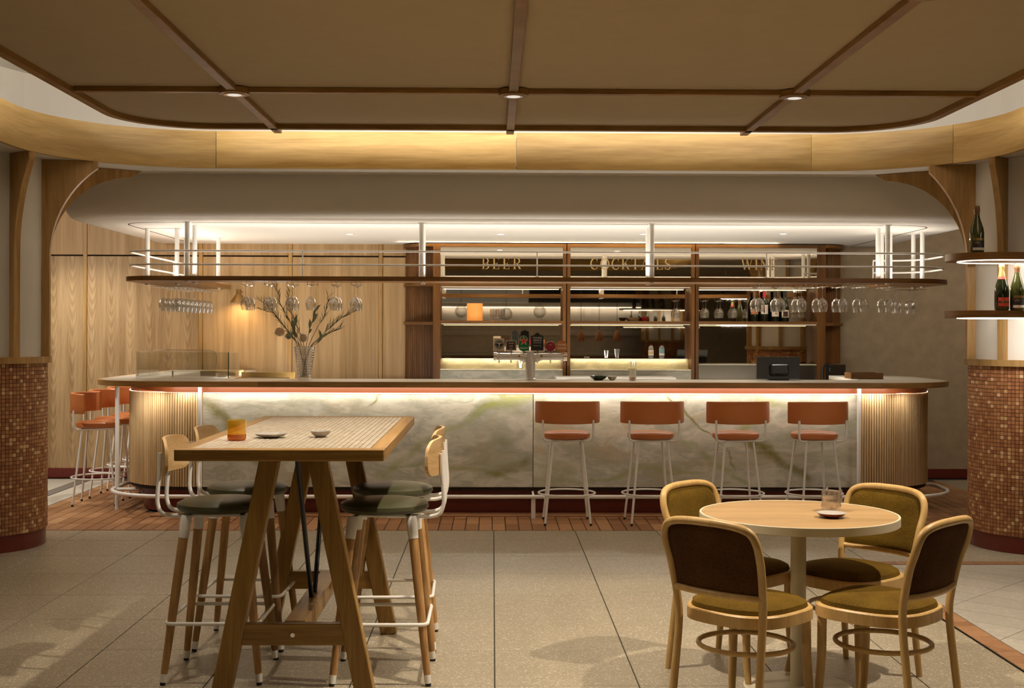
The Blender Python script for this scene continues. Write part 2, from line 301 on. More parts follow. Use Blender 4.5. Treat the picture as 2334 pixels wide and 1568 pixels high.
M['black'] = plain('black_rubber', (0.012, 0.012, 0.013), 0.5)
M['blackm'] = plain('black_metal', (0.010, 0.013, 0.018), 0.3)
M['steel'] = plain('brushed_steel', (0.15, 0.13, 0.10), 0.30, 1.0, var=0.1)
M['ksteel'] = plain('kitchen_steel', (0.36, 0.33, 0.29), 0.3, 1.0, var=0.15)
M['chrome'] = plain('chrome', (0.82, 0.78, 0.72), 0.12, 1.0)
M['brass'] = plain('aged_brass', (0.42, 0.27, 0.10), 0.35, 1.0)
M['gold'] = plain('gold_lettering', (0.60, 0.40, 0.16), 0.4, 0.3)
M['mirror'] = plain('tinted_mirror', (0.62, 0.55, 0.44), 0.015, 1.0)
M['glass'] = thin_glass('clear_glass', (0.97, 0.97, 0.96), 0.09, 0.05, body=0.035, power=1.5)
M['cut'] = thin_glass('cut_glass', (0.97, 0.96, 0.90), 0.16, 0.06, body=0.14, power=1.2)
M['gin'] = thin_glass('gin_glass_glow', (0.95, 0.92, 0.82), 0.16, 0.06, body=0.22, power=1.2)  # cream body colour stands in for the ledge light glowing through the bottle
M['frosted'] = plain('frosted_metal', (0.74, 0.70, 0.66), 0.4, 0.55, var=0.08)
M['guard'] = thin_glass('guard_glass', (0.97, 0.985, 0.975), 0.10, 0.02, body=0.008)
M['guardedge'] = plain('glass_edge_green', (0.02, 0.10, 0.08), 0.1)
M['amber'] = thin_glass('amber_glass', (0.98, 0.82, 0.30), 0.05, 0.03, body=0.10)
M['amber_d'] = thin_glass('amber_glass_base', (0.75, 0.36, 0.06), 0.06, 0.05, body=0.25)
M['bottle'] = plain('dark_green_bottle', (0.012, 0.018, 0.006), 0.08, 0, 0.8)
M['bottle_g'] = plain('olive_bottle', (0.05, 0.055, 0.010), 0.08, 0, 0.8)
M['paperw'] = plain('paper_label', (0.78, 0.70, 0.58), 0.6, var=0.03)
M['paperr'] = plain('red_label', (0.66, 0.07, 0.04), 0.5, var=0.03)
M['paperb'] = plain('black_label', (0.03, 0.028, 0.025), 0.5)
M['goldfoil'] = plain('gold_foil', (0.60, 0.44, 0.17), 0.3, 0.7)
M['redfoil'] = plain('red_foil', (0.62, 0.03, 0.03), 0.35)
M['brownfoil'] = plain('brown_foil', (0.20, 0.09, 0.04), 0.35, 0.2)
M['greystone'] = plain('grey_stone_line', (0.17, 0.155, 0.14), 0.5, var=0.1)
M['ceramic'] = plain('grey_ceramic', (0.48, 0.43, 0.36), 0.35, var=0.12)
M['saucer'] = plain('maroon_saucer', (0.20, 0.06, 0.045), 0.35)
M['saucer_i'] = plain('grey_glaze', (0.45, 0.42, 0.38), 0.25)
M['greenbowl'] = plain('dark_green_bowl', (0.03, 0.045, 0.02), 0.2)
M['creambowl'] = plain('cream_bowl', (0.72, 0.55, 0.32), 0.4)
M['leaf'] = plain('narrow_leaf', (0.075, 0.085, 0.035), 0.6, var=0.3)
M['leafp'] = plain('pale_leaf', (0.26, 0.28, 0.17), 0.6, var=0.2)
M['twig'] = plain('twig', (0.085, 0.045, 0.022), 0.7)
M['petal'] = plain('protea_petal', (0.72, 0.50, 0.33), 0.7, var=0.2)
M['pod'] = plain('banksia_pod', (0.56, 0.44, 0.30), 0.7, var=0.2)
M['water'] = thin_glass('water', (0.93, 0.94, 0.90), 0.03)
M['frost'] = emis('glowing_amber_glass', (1.0, 0.36, 0.07), 0.55)
M['frost'].node_tree.nodes['Principled BSDF'].inputs['Base Color'].default_value = (0.75, 0.28, 0.06, 1)
M['led'] = emis('led_strip', (1.0, 0.86, 0.66), 6.0)
M['ledg'] = emis('led_strip_gold', (1.0, 0.78, 0.50), 0.4)
M['bulb'] = emis('downlight_lens', (1.0, 0.92, 0.80), 14.0)
M['bulb2'] = emis('downlight_recessed', (1.0, 0.95, 0.9), 0.6)
M['bulboff'] = plain('downlight_glass', (0.75, 0.74, 0.74), 0.15, 0.4)
M['print_w'] = plain('white_print', (0.85, 0.82, 0.75), 0.6)
M['print_g'] = plain('green_badge', (0.01, 0.17, 0.05), 0.3)
M['print_r'] = plain('red_star', (0.75, 0.01, 0.01), 0.4)
M['badge_m'] = plain('maroon_badge', (0.28, 0.02, 0.03), 0.35)
M['badge_o'] = plain('copper_badge', (0.50, 0.19, 0.06), 0.4)
M['badge_b'] = plain('brown_badge', (0.055, 0.02, 0.012), 0.35)
M['beige'] = plain('beige_badge', (0.55, 0.45, 0.32), 0.5)
M['teal'] = plain('teal_label', (0.20, 0.36, 0.36), 0.5)
M['screen'] = plain('monitor_back', (0.012, 0.012, 0.012), 0.35)

# ------------------------------------------------------------------ mesh helpers
class MB:
    def __init__(s): s.v = []; s.f = []; s.t = []
    def add(s, vs, fs, tone=None):
        b = len(s.v); s.v += [tuple(p) for p in vs]; s.f += [tuple(b + i for i in f) for f in fs]
        if tone is not None: s.t += [tone] * len(fs)
        return s
    def box(s, c, d, bev=0.0, rot=None, tone=None):
        hx, hy, hz = d[0] / 2, d[1] / 2, d[2] / 2
        b = min(bev, hx * 0.9, hy * 0.9, hz * 0.9)
        if b <= 0:
            vs = [(x, y, z) for z in (-hz, hz) for x, y in ((-hx, -hy), (hx, -hy), (hx, hy), (-hx, hy))]
            fs = [(0, 3, 2, 1), (4, 5, 6, 7), (0, 1, 5, 4), (1, 2, 6, 5), (2, 3, 7, 6), (3, 0, 4, 7)]
        else:
            vs = []; idx = {}
            for sx in (-1, 1):
                for sy in (-1, 1):
                    for sz in (-1, 1):
                        for a in range(3):
                            p = [sx * (hx - b), sy * (hy - b), sz * (hz - b)]
                            p[a] = (sx, sy, sz)[a] * (hx, hy, hz)[a]
                            idx[(sx, sy, sz, a)] = len(vs); vs.append(tuple(p))
            fs = []
            def q(*k): fs.append(tuple(idx[i] for i in k))
            for a in range(3):
                o = [i for i in range(3) if i != a]
                for sg in (-1, 1):
                    ks = []
                    for u, v_ in ((-1, -1), (1, -1), (1, 1), (-1, 1)):
                        k = [0, 0, 0]; k[a] = sg; k[o[0]] = u; k[o[1]] = v_; ks.append((*k, a))
                    q(*ks)
            for a in range(3):
                o = [i for i in range(3) if i != a]
                for u in (-1, 1):
                    for v_ in (-1, 1):
                        k0 = [0, 0, 0]; k0[o[0]] = u; k0[o[1]] = v_; k1 = list(k0); k0[a] = -1; k1[a] = 1
                        q((*k0, o[0]), (*k1, o[0]), (*k1, o[1]), (*k0, o[1]))
            for sx in (-1, 1):
                for sy in (-1, 1):
                    for sz in (-1, 1): q((sx, sy, sz, 0), (sx, sy, sz, 1), (sx, sy, sz, 2))
        m = rot if rot is not None else Matrix.Identity(3)
        c = Vector(c); vs = [m @ Vector(p) + c for p in vs]
        return s.add(vs, fs, tone)
    def bar(s, p, q, wx, wy, bev=0.0, up=(0, 1, 0)):
        """rectangular bar from p to q"""
        p = Vector(p); q = Vector(q); z = (q - p).normalized(); u = Vector(up)
        x = u.cross(z).normalized(); y = z.cross(x)
        m = Matrix((x, y, z)).transposed(); return s.box((p + q) / 2, (wx, wy, (q - p).length), bev, m)
    def tube(s, pts, r, n=8, closed=False, cap=True):
        pts = [Vector(p) for p in pts]; k = len(pts)
        rs = r if isinstance(r, (list, tuple)) else [r] * k
        rings = []; prev = None
        for i, p in enumerate(pts):
            if closed: t = (pts[(i + 1) % k] - pts[i - 1]).normalized()
            else: t = (pts[min(i + 1, k - 1)] - pts[max(i - 1, 0)]).normalized()
            if prev is None:
                a = Vector((0, 0, 1)) if abs(t.z) < 0.9 else Vector((0, 1, 0)); x = a.cross(t).normalized()
            else: x = (prev - t * prev.dot(t)).normalized()
            prev = x; y = t.cross(x)
            rings.append([p + (x * math.cos(2 * PI * j / n) + y * math.sin(2 * PI * j / n)) * rs[i] for j in range(n)])
        vs = [v for rg in rings for v in rg]; fs = []
        for i in range(k if closed else k - 1):
            a = i * n; b = ((i + 1) % k) * n
            for j in range(n): fs.append((a + j, a + (j + 1) % n, b + (j + 1) % n, b + j))
        if cap and not closed:
            fs.append(tuple(reversed(range(n)))); fs.append(tuple((k - 1) * n + j for j in range(n)))
        return s.add(vs, fs)
    def lathe(s, prof, n=24, c=(0, 0, 0), sx=1.0, sy=1.0, flute=None):
        vs = []; fs = []; k = len(prof)
        for i in range(n):
            a = 2 * PI * i / n
            for r, z in prof:
                rr = r * (1 + (flute[0] * math.cos(flute[1] * a) if flute else 0))
                vs.append((c[0] + rr * math.cos(a) * sx, c[1] + rr * math.sin(a) * sy, c[2] + z))
        for i in range(n):
            j = (i + 1) % n
            for q in range(k - 1):
                if prof[q][0] < 1e-6 and prof[q + 1][0] < 1e-6: continue
                fs.append((i * k + q, j * k + q, j * k + q + 1, i * k + q + 1))
        return s.add(vs, fs)
    def prism(s, poly, z0, z1, axis='z', flip=False):
        """extruded polygon; axis z: (x,y)->z ; axis y: (x,z)->y"""
        n = len(poly)
        if axis == 'z': f = lambda p, h: (p[0], p[1], h)
        elif axis == 'y': f = lambda p, h: (p[0], h, p[1])
        else: f = lambda p, h: (h, p[0], p[1])
        vs = [f(p, z0) for p in poly] + [f(p, z1) for p in poly]
        fs = [tuple(range(n)), tuple(range(2 * n - 1, n - 1, -1))] + [(i, (i + 1) % n, n + (i + 1) % n, n + i) for i in range(n)]
        return s.add(vs, fs)
    def strip(s, path, off0, off1, z0, z1, closed=False):
        """wall following an xy path between two sideways offsets (left normal)"""
        k = len(path); P = [Vector((p[0], p[1])) for p in path]; a = []; b = []
        for i in range(k):
            if closed: t = P[(i + 1) % k] - P[i - 1]
            else: t = P[min(i + 1, k - 1)] - P[max(i - 1, 0)]
            t.normalize(); nn = Vector((-t.y, t.x)); a.append(P[i] + nn * off0); b.append(P[i] + nn * off1)
        vs = []
        for i in range(k): vs += [(*a[i], z0), (*b[i], z0), (*b[i], z1), (*a[i], z1)]
        fs = []
        for i in range(k if closed else k - 1):
            p = i * 4; q = ((i + 1) % k) * 4
            for j in range(4): fs.append((p + j, q + j, q + (j + 1) % 4, p + (j + 1) % 4))
        if not closed: fs += [(3, 2, 1, 0), tuple((k - 1) * 4 + j for j in range(4))]
        return s.add(vs, fs)

def mesh(name, mb, mat, smooth=True, fix=True):
    me = bpy.data.meshes.new(name); me.from_pydata(mb.v, [], mb.f)
    if mb.t:
        at = me.attributes.new('tone', 'FLOAT', 'FACE'); at.data.foreach_set('value', mb.t)
    if fix or smooth:
        bm = bmesh.new(); bm.from_mesh(me)
        if fix: bmesh.ops.remove_doubles(bm, verts=bm.verts, dist=1e-6); bmesh.ops.recalc_face_normals(bm, faces=bm.faces)
        if smooth:
            for f in bm.faces: f.smooth = True
            for e in bm.edges:
                if len(e.link_faces) == 2 and e.calc_face_angle(0) > 0.6: e.smooth = False
        bm.to_mesh(me); bm.free()
    me.materials.append(mat); return me
def link(name, me, parent=None, loc=(0, 0, 0), rz=0, label=None):
    o = bpy.data.objects.new(name, me); COL.objects.link(o); o.location = loc; o.rotation_euler = (0, 0, rz)
    if parent: o.parent = parent
    if label: o['label'] = label
    return o
def part(name, mb, mat, parent=None, label=None, smooth=True, kind=None, loc=(0, 0, 0), fix=True):
    o = link(name, mesh(name, mb, mat, smooth, fix), parent, loc, 0, label)
    if kind: o['kind'] = kind
    return o
def thing(name, label, cat, loc=(0, 0, 0), rz=0, group=None):
    o = bpy.data.objects.new(name, None); COL.objects.link(o); o.empty_display_size = 0.1
    o.location = loc; o.rotation_euler = (0, 0, rz); o['label'] = label; o['category'] = cat
    if group: o['group'] = group
    return o
def struct(name, mb=None, mat=None, smooth=False):
    if mb is None: o = bpy.data.objects.new(name, None); COL.objects.link(o)
    else: o = part(name, mb, mat, smooth=smooth)
    o['kind'] = 'structure'; return o
def dup(root, loc, rz=0, label=None, group=None, sc=None):
    r = root.copy(); COL.objects.link(r); r.location = loc; r.rotation_euler = (0, 0, rz)
    if label: r['label'] = label
    if group: r['group'] = group
    if sc: r.scale = sc
    for ch in list(root.children):
        c = ch.copy(); COL.objects.link(c); c.parent = r
        for g in list(ch.children):
            d = g.copy(); COL.objects.link(d); d.parent = c
    return r
def smooth_path(pts, m=4):
    P = [Vector(p) for p in pts]; o = []
    for i in range(len(P) - 1):
        p0 = P[max(0, i - 1)]; p1 = P[i]; p2 = P[i + 1]; p3 = P[min(len(P) - 1, i + 2)]
        for q in range(m):
            t = q / m; o.append(0.5 * ((2 * p1) + (p2 - p0) * t + (2 * p0 - 5 * p1 + 4 * p2 - p3) * t * t + (-p0 + 3 * p1 - 3 * p2 + p3) * t ** 3))
    o.append(P[-1]); return o
def arc(cx, cy_, r, a0, a1, n=12):
    return [(cx + r * math.cos(R(a0 + (a1 - a0) * i / n)), cy_ + r * math.sin(R(a0 + (a1 - a0) * i / n))) for i in range(n + 1)]
def rrect(x0, y0, x1, y1, r, n=10):
    if not isinstance(r, (list, tuple)): r = [r] * 4
    return (arc(x1 - r[0], y0 + r[0], r[0], -90, 0, n) + arc(x1 - r[1], y1 - r[1], r[1], 0, 90, n)
            + arc(x0 + r[2], y1 - r[2], r[2], 90, 180, n) + arc(x0 + r[3], y0 + r[3], r[3], 180, 270, n))
def text_mesh(name, body, size, mat, parent, loc, rot=(PI / 2, 0, 0), ext=0.0008, align='CENTER', xs=1.0):
    cu = bpy.data.curves.new(name, 'FONT'); cu.body = body; cu.size = size; cu.extrude = ext
    cu.align_x = align; cu.align_y = 'CENTER'; cu.resolution_u = 3
    o = bpy.data.objects.new(name, cu); COL.objects.link(o)
    dg = bpy.context.evaluated_depsgraph_get(); me = bpy.data.meshes.new_from_object(o.evaluated_get(dg))
    bpy.data.objects.remove(o); me.materials.clear(); me.materials.append(mat)
    p = bpy.data.objects.new(name, me); COL.objects.link(p); p.parent = parent; p.location = loc; p.rotation_euler = rot; p.scale = (xs, 1, 1)
    return p

# ================================================================== FLOOR
# camera side of the room: 0.6 m terrazzo tiles, brick apron round the bar, pale stone at both flanks
bs = MB().box((0.2, 3.4, -0.03), (13.6, 18.8, 0.05)); fl = struct('floor', bs, M['grout'])
T = 0.6; VX = 0.0064; XB0, XB1, YB = -3.70, 4.37, 9.22
tm = mesh('terrazzo_tile', MB().box((0, 0, -0.003), (T - 0.005, T - 0.005, 0.006), 0.0015), M['floor'], False)
YJ = 9.22
jx = [VX + 0.006 + T * k for k in range(-11, 12)]
def cut_tile(x0, x1, y0, y1, mat, name='terrazzo_tile', kind=None):
    return part(name, MB().box(((x0 + x1) / 2, (y0 + y1) / 2, -0.003), (x1 - x0 - 0.005, y1 - y0 - 0.005, 0.006), 0.0015), mat, fl, smooth=False)
edge_stuff = MB()
for i in range(len(jx) - 1):
    xa, xb = jx[i], jx[i + 1]
    y1 = YB; first = True
    while y1 > -5.4:
        # first row behind the apron is a cut row
        y0 = 8.78 if first else y1 - T; first = False
        if y1 > 2.6 and xa > -4.4 and xb < 5.2:
            if xa >= 2.38 and y0 < 7.9 and y1 <= 7.99: pass
            elif xa < 2.38 < xb and y0 < 7.9:
                cut_tile(xa, 2.305, y0, y1, M['floor'])
            elif xa >= 2.38 and y0 < 7.9 < y1: cut_tile(xa, xb, 7.99, y1, M['floor'])
            elif y1 - y0 < T - 0.01: cut_tile(xa, xb, y0, y1, M['floor'])
            else: link('terrazzo_tile', tm, fl, ((xa + xb) / 2, (y0 + y1) / 2, 0))
        else:
            if not (xa > 2.3 and y0 < 7.9 and y1 > 2.6): edge_stuff.box(((xa + xb) / 2, (y0 + y1) / 2, -0.003), (xb - xa - 0.005, y1 - y0 - 0.005, 0.006))
        y1 = y0
cut_tile(2.307, 2.412, 7.985, 8.18, M['floor'])
part('terrazzo_field', edge_stuff, M['floor'], fl, kind='stuff', smooth=False)
# brick pavers of the apron
br = mesh('brick', MB().box((0, 0, -0.002), (0.094, 0.294, 0.010), 0.003), M['brick'], False)
bf = MB(); cnt = 0
cells = []
nx = int((XB1 - XB0) / 0.1)
for i in range(nx + 1):
    x = XB0 + 0.05 + 0.1 * i
    for j in range(11):
        y = YB + 0.155 + 0.3 * j
        if y > 12.3: continue
        if -2.85 < x < 3.5 and y > 10.0: continue
        cells.append((y, abs(x), x))
cells.sort()
for y, _, x in cells:
    if cnt < 300: link('brick', br, fl, (x, y, 0)); cnt += 1
    else: bf.box((x, y, -0.002), (0.094, 0.294, 0.010), 0.003, tone=random.random())
part('brick_field', bf, M['brick_s'], fl, kind='stuff', smooth=False, fix=False)
# pale tiles beyond the apron at the left, with a grey line in them
for (x0, x1, y0, y1, mt) in [(-3.93, -3.71, YB, 12.4, 'floor2'), (-4.06, -3.94, YB, 12.4, 'greystone'), (-5.0, -4.06, YB, 10.8, 'floor2'), (-5.0, -4.06, 10.81, 12.4, 'floor2'),
                             (4.38, 5.2, YB, 10.8, 'floor'), (4.38, 5.2, 10.81, 12.4, 'floor')]:
    cut_tile(x0, x1, y0, y1, M[mt], 'stone_tile')
# brick border strips at the right: one along Y, one along X
for k in range(44):
    y = 7.87 - 0.1 * k
    if y < 3.9: break
    link('brick', mesh_b1 if k else (mesh_b1 := mesh('brick', MB().box((0, 0, -0.002), (0.105, 0.094, 0.010), 0.003), M['brick'], False)), fl, (2.37, y, 0))
for k in range(-1, 9):
    link('brick', mesh_b2 if k >= 0 else (mesh_b2 := mesh('brick', MB().box((0, 0, -0.002), (0.254, 0.095, 0.010), 0.003), M['brick'], False)), fl, (2.70 + 0.26 * k, 7.93, 0))
# diagonal stone tiles inside that border
a_, b_ = 0.50, 0.215; u = Vector((math.cos(R(45)), math.sin(R(45)))); v = Vector((-math.sin(R(45)), math.cos(R(45))))
o0 = Vector((2.44, 6.66)); big = MB()
def clip(poly, nx_, ny_, d):
    out = []
    for i in range(len(poly)):
        p, q = poly[i], poly[(i + 1) % len(poly)]; dp = p[0] * nx_ + p[1] * ny_ - d; dq = q[0] * nx_ + q[1] * ny_ - d
        if dp <= 0: out.append(p)
        if dp * dq < 0: t = dp / (dp - dq); out.append((p[0] + (q[0] - p[0]) * t, p[1] + (q[1] - p[1]) * t))
    return out
g = 0.002
for i in range(-14, 16):
    for j in range(-4, 6):
        c0 = o0 + u * (i * b_) + v * (j * a_)
        poly = [tuple(c0 + u * g + v * g), tuple(c0 + u * (b_ - g) + v * g), tuple(c0 + u * (b_ - g) + v * (a_ - g)), tuple(c0 + u * g + v * (a_ - g))]
        for n_ in ((-1, 0, -2.43), (0, 1, 7.87), (1, 0, 4.2), (0, -1, -4.0)): 
            poly = clip(poly, *n_) if poly else poly
        if len(poly) >= 3: part('stone_tile', MB().prism(poly, -0.006, 0.0), M['floor2'], fl, smooth=False)
# thin steel trim beside the border
struct('trim_5', MB().box((2.312, 5.9, 0.0), (0.006, 4.0, 0.004)), M['steel'])

# ================================================================== CEILINGS
RX0, RX1, RY0, RY1, RR = -3.04, 3.35, 0.6, 9.0, 1.05
outer = [(-6.4, -5.9), (6.8, -5.9), (6.8, 12.6), (-6.4, 12.6)]
def ring_hole(outer, hole, z0, z1, mat, name):
    bm = bmesh.new()
    def loop(pts, z): return [bm.verts.new((p[0], p[1], z)) for p in pts]
    for z in (z0, z1):
        a = loop(outer, z); b = loop(hole, z)
        es = [bm.edges.new((l[i], l[(i + 1) % len(l)])) for l in (a, b) for i in range(len(l))]
        bmesh.ops.triangle_fill(bm, use_beauty=True, use_dissolve=False, edges=es)
    me = bpy.data.meshes.new(name); bm.to_mesh(me); bm.free(); me.materials.append(mat); return me
hole = rrect(RX0 - 0.03, RY0 - 0.03, RX1 + 0.03, RY1 + 0.03, RR + 0.03)
o = link('ceiling', ring_hole(outer, hole, 2.64, 2.66, M['plaster'], 'ceiling')); o['kind'] = 'structure'
struct('ceiling_upper', MB().box((0.2, 3.3, 3.24), (13.4, 18.6, 0.04)), M['plaster'])
struct('trim_2', MB().strip(rrect(RX0 - 0.30, RY0 - 0.30, RX1 + 0.30, RY1 + 0.30, RR + 0.30), 0.0, -0.02, 2.66, 3.22, closed=True), M['plaster'])  # plaster upstand added behind the ring to bounce the cove light
# timber fascia ring, in boards
rg = struct('trim_1'); 
def sub_path(path, x_from, x_to):
    return path
front = list(reversed(arc(RX1 - RR, RY1 - RR, RR, 0, 90, 16)))       # right corner, from far edge to side
far_l = arc(RX0 + RR, RY1 - RR, RR, 90, 180, 16)                      # left corner, from far edge to side
seamsX = [-2.03, 0.165, 2.62]
def board(pts): part('fascia_board', MB().strip(pts, 0.0, 0.028, 2.635, 2.90), M['timber'], rg)
board([(RX0 + 0.0, 3.9), (RX0, 7.3)])
board([(RX0, 7.304)] + list(reversed(far_l)) + [(-2.035, RY1)] if False else [(RX0, 7.304)] + list(reversed(far_l)))
board([(-1.986, RY1), (0.163, RY1)]); board([(0.167, RY1), (2.298, RY1)])
rc = arc(RX1 - RR, RY1 - RR, RR, 90, 0, 18)
board(rc[:12]); board([(rc[11][0] + 0.002, rc[11][1] - 0.003)] + rc[12:] + [(RX1, 7.0)]); board([(RX1, 6.996), (RX1, 3.9)])
board([(RX1, 3.896), (RX1, RY0 + RR)] + arc(RX1 - RR, RY0 + RR, RR, 0, -90, 12))
board([(RX1 - RR - .004, RY0), (RX0 + RR + .004, RY0)]); board(arc(RX0 + RR, RY0 + RR, RR, 270, 180, 12) + [(RX0, 3.896)])

# ceiling raft hung inside the ring
raft = thing('ceiling_raft', 'brown fabric ceiling raft with timber battens hung inside the curved timber ring', 'ceiling panel', (0.2, 4.9, 2.80))
PX0, PX1, PY0, PY1, PR = -2.405, 2.782, 1.1, 8.31, 0.585
def loc(p): return (p[0] - 0.2, p[1] - 4.9)
rp = [loc(p) for p in rrect(PX0, PY0, PX1, PY1, PR, 12)]
bm_ = MB(); bm_.prism(rp, 0.032, 0.070); part('fabric_panel', bm_, M['raft'], raft, smooth=False)
part('edge_frame', MB().strip(list(rp), 0.0, 0.05, 0.0, 0.075, closed=True), M['batten'], raft)
for x in (-1.452, 0.113, 1.698):
    part('batten', MB().box((x - 0.2, 0, 0.016), (0.052, PY1 - PY0 - 0.1, 0.032), 0.003), M['batten'], raft)
for y in (7.03, 4.885, 2.8):
    part('batten', MB().box((0, y - 4.9, 0.017), (PX1 - PX0 - 0.1, 0.045, 0.030), 0.003), M['batten'], raft)
k = 0
for y in (7.03, 4.885):
    for x, nm in ((-1.452, 'left'), (0.113, 'centre'), (1.698, 'right')):
        d = thing('raft_downlight', '%s downlight in a round timber boss on the %s cross batten' % (nm, 'far' if y > 6 else 'near'), 'downlight', (x, y, 2.792), 0, 'raft downlights')
        part('boss', MB().lathe([(0, 0.0), (0.085, 0.0), (0.085, 0.034), (0, 0.034)], 32), M['batten'], d)
        part('trim_ring', MB().lathe([(0.040, -0.004), (0.056, -0.004), (0.056, 0.0), (0.040, 0.0), (0.040, -0.004)], 28), M['chrome'], d)
        part('lens', MB().lathe([(0, -0.0035), (0.04, -0.002), (0.04, -0.0005), (0, -0.0005)], 24), M['bulb2'], d)

# ================================================================== COLUMNS
def inside_ring(x, y, m=0.035):
    x0, x1, y0, y1, r = RX0 - m, RX1 + m, RY0 - m, RY1 + m, RR + m
    if not (x0 < x < x1 and y0 < y < y1): return False
    cx = min(max(x, x0 + r), x1 - r); cy2 = min(max(y, y0 + r), y1 - r)
    return (x - cx) ** 2 + (y - cy2) ** 2 < r * r
mosaic_mesh = None
def column(cx, cyy, sgn, label, clipring=True, drum_label=None):
    global mosaic_mesh
    c = thing('column', label, 'column', (cx, cyy, 0))
    part('plinth', MB().lathe([(0, 0), (0.452, 0), (0.452, 0.11), (0.40, 0.11)], 48), M['maroon'], c)
    part('tile_backing', MB().lathe([(0.455, 0.11), (0.4585, 0.11), (0.4585, 1.245), (0.43, 1.245)], 64), M['mgrout'], c)
    if mosaic_mesh is None:
        mb = MB(); n = 112; rows = 44; p = (1.245 - 0.112) / rows; rnd = random.Random(3)
        for i in range(n):
            for j in range(rows):
                a0 = 2 * PI * (i + 0.05) / n; a1 = 2 * PI * (i + 0.95) / n; z0 = 0.112 + p * (j + 0.05); z1 = 0.112 + p * (j + 0.95)
                r0 = 0.4580; r1 = 0.4615 + rnd.random() * 0.0012; e = 0.0009 / r1; ez = 0.0009
                vs = [(r0 * math.cos(a), r0 * math.sin(a), z) for a, z in ((a0, z0), (a1, z0), (a1, z1), (a0, z1))]
                vs += [(r1 * math.cos(a), r1 * math.sin(a), z) for a, z in ((a0 + e, z0 + ez), (a1 - e, z0 + ez), (a1 - e, z1 - ez), (a0 + e, z1 - ez))]
                t = rnd.random(); t = t * 0.72 if t < 0.9 else t
                mb.add(vs, [(4, 5, 6, 7), (0, 1, 5, 4), (1, 2, 6, 5), (2, 3, 7, 6), (3, 0, 4, 7)], t)
        mosaic_mesh = mesh('mosaic_tiles', mb, M['mosaic'], False, False)
    o = link('mosaic_tiles', mosaic_mesh, c); o['kind'] = 'stuff'
    part('cap_trim', MB().lathe([(0.43, 1.245), (0.488, 1.245), (0.488, 1.288), (0.43, 1.288)], 64), M['timber_v'], c)
    part('drum', MB().lathe([(0.432, 1.288), (0.432, 2.64)], 64), M['drum'], c)
    for k in range(10):
        ph = sgn * (16, 53, 97, 125, 163, 200, 236, 272, 308, 344)[k]; dx = math.sin(R(ph)); dy = -math.cos(R(ph))
        smax = 1.14
        if clipring:
            s = 0.47
            while s < 1.14 and not inside_ring(cx + dx * s, cyy + dy * s, 0.0): s += 0.01
            smax = max(0.50, s - 0.01) if s < 1.14 else 1.14
        ds = smax - 0.485; dz_ = 0.61
        rho = max(dz_, (ds * ds + dz_ * dz_) / (2 * ds))
        poly = [(0.425, 1.288), (0.485, 1.288), (0.485, 1.975)]
        for q in range(1, 21):
            zz = 1.975 + dz_ * math.sin(PI / 2 * q / 20); ss = 0.485 + rho - math.sqrt(max(0, rho * rho - (zz - 1.975) ** 2))
            poly.append((ss, min(zz, 2.630)))
        poly.append((smax, 2.638)); poly.append((0.425, 2.638))
        mb = MB(); n = len(poly); th = 0.0225
        nx_, ny_ = -dy, dx
        vs = [(p[0] * dx + sd * th * nx_, p[0] * dy + sd * th * ny_, p[1]) for sd in (-1, 1) for p in poly]
        fs = [tuple(range(n)), tuple(range(2 * n - 1, n - 1, -1))] + [(i, (i + 1) % n, n + (i + 1) % n, n + i) for i in range(n)]
        part('fin', mb.add(vs, fs), M['timber_v'], c)
    return c
column(-3.53, 8.6, 1, 'left round column with mosaic tiled foot and curved timber fins')
column(3.78, 8.6, -1, 'right round column with mosaic tiled foot, fins and two bottle shelves round it')

def shelf(label, cx, cyy, z, loop, led=True):
    s_ = thing('column_shelf', label, 'shelf', (cx, cyy, z))
    part('board', MB().prism(loop, -0.045, 0.0), M['walnut'], s_)
    inner = [(p[0] * 0.90, p[1] * 0.84) for p in loop]
    pts = [(p[0], p[1], -0.047) for p in inner]
    part('led_strip', MB().tube(pts, 0.0032, 6, closed=True), M['led'], s_)
    return s_
sl = rrect(-0.78, -0.26, 0.9, 0.26, 0.24, 8)
for z, nm in ((1.975, 'upper walnut shelf with a lit underside wrapped round the right column'), (1.61, 'lower walnut shelf with a lit underside wrapped round the right column')):
    shelf(nm, 3.715, 8.02, z, sl)
    area('column_shelf_light', (3.75, 7.90, z - 0.052), 1.3, 0.02, (0, 0.6, -1), 5.5, SOFT)
    area('column_shelf_light', (3.20, 8.02, z - 0.052), 0.03, 0.30, (0.5, 0.1, -1), 1.0, SOFT)

# ================================================================== BACK WALLS
bw = struct('wall_back', MB().box((0.2, 12.62, 1.5), (13.4, 0.12, 3.1)), M['wallplaster'])
struct('wall_left', MB().box((-6.45, 3.4, 1.5), (0.1, 18.6, 3.1)), M['wallplaster'])
struct('wall_right', MB().box((6.85, 3.4, 1.5), (0.1, 18.6, 3.1)), M['wallplaster'])
struct('wall_rear', MB().box((0.2, -5.95, 1.5), (13.4, 0.1, 3.1)), M['wallplaster'])
tw = struct('wall_timber', MB().box((-3.7, 12.545, 1.32), (5.6, 0.02, 2.64)), M['gap'])
tw2 = None
edges = [(-6.3, -4.075), (-4.035, -2.93), (-2.89, -2.04), (-2.00, -1.14), (-1.10, -0.862)]
for i, (a, b) in enumerate(edges):
    mt = M['veneer'] if i < 2 else M['veneer2']
    part('timber_panel', MB().box(((a + b) / 2, 12.52, (0.095 + 2.205) / 2), (b - a, 0.03, 2.11), 0.002), mt, tw, smooth=False)
    part('timber_panel', MB().box(((a + b) / 2, 12.52, (2.22 + 2.64) / 2), (b - a, 0.03, 0.42), 0.002), M['veneer2'], tw, smooth=False)
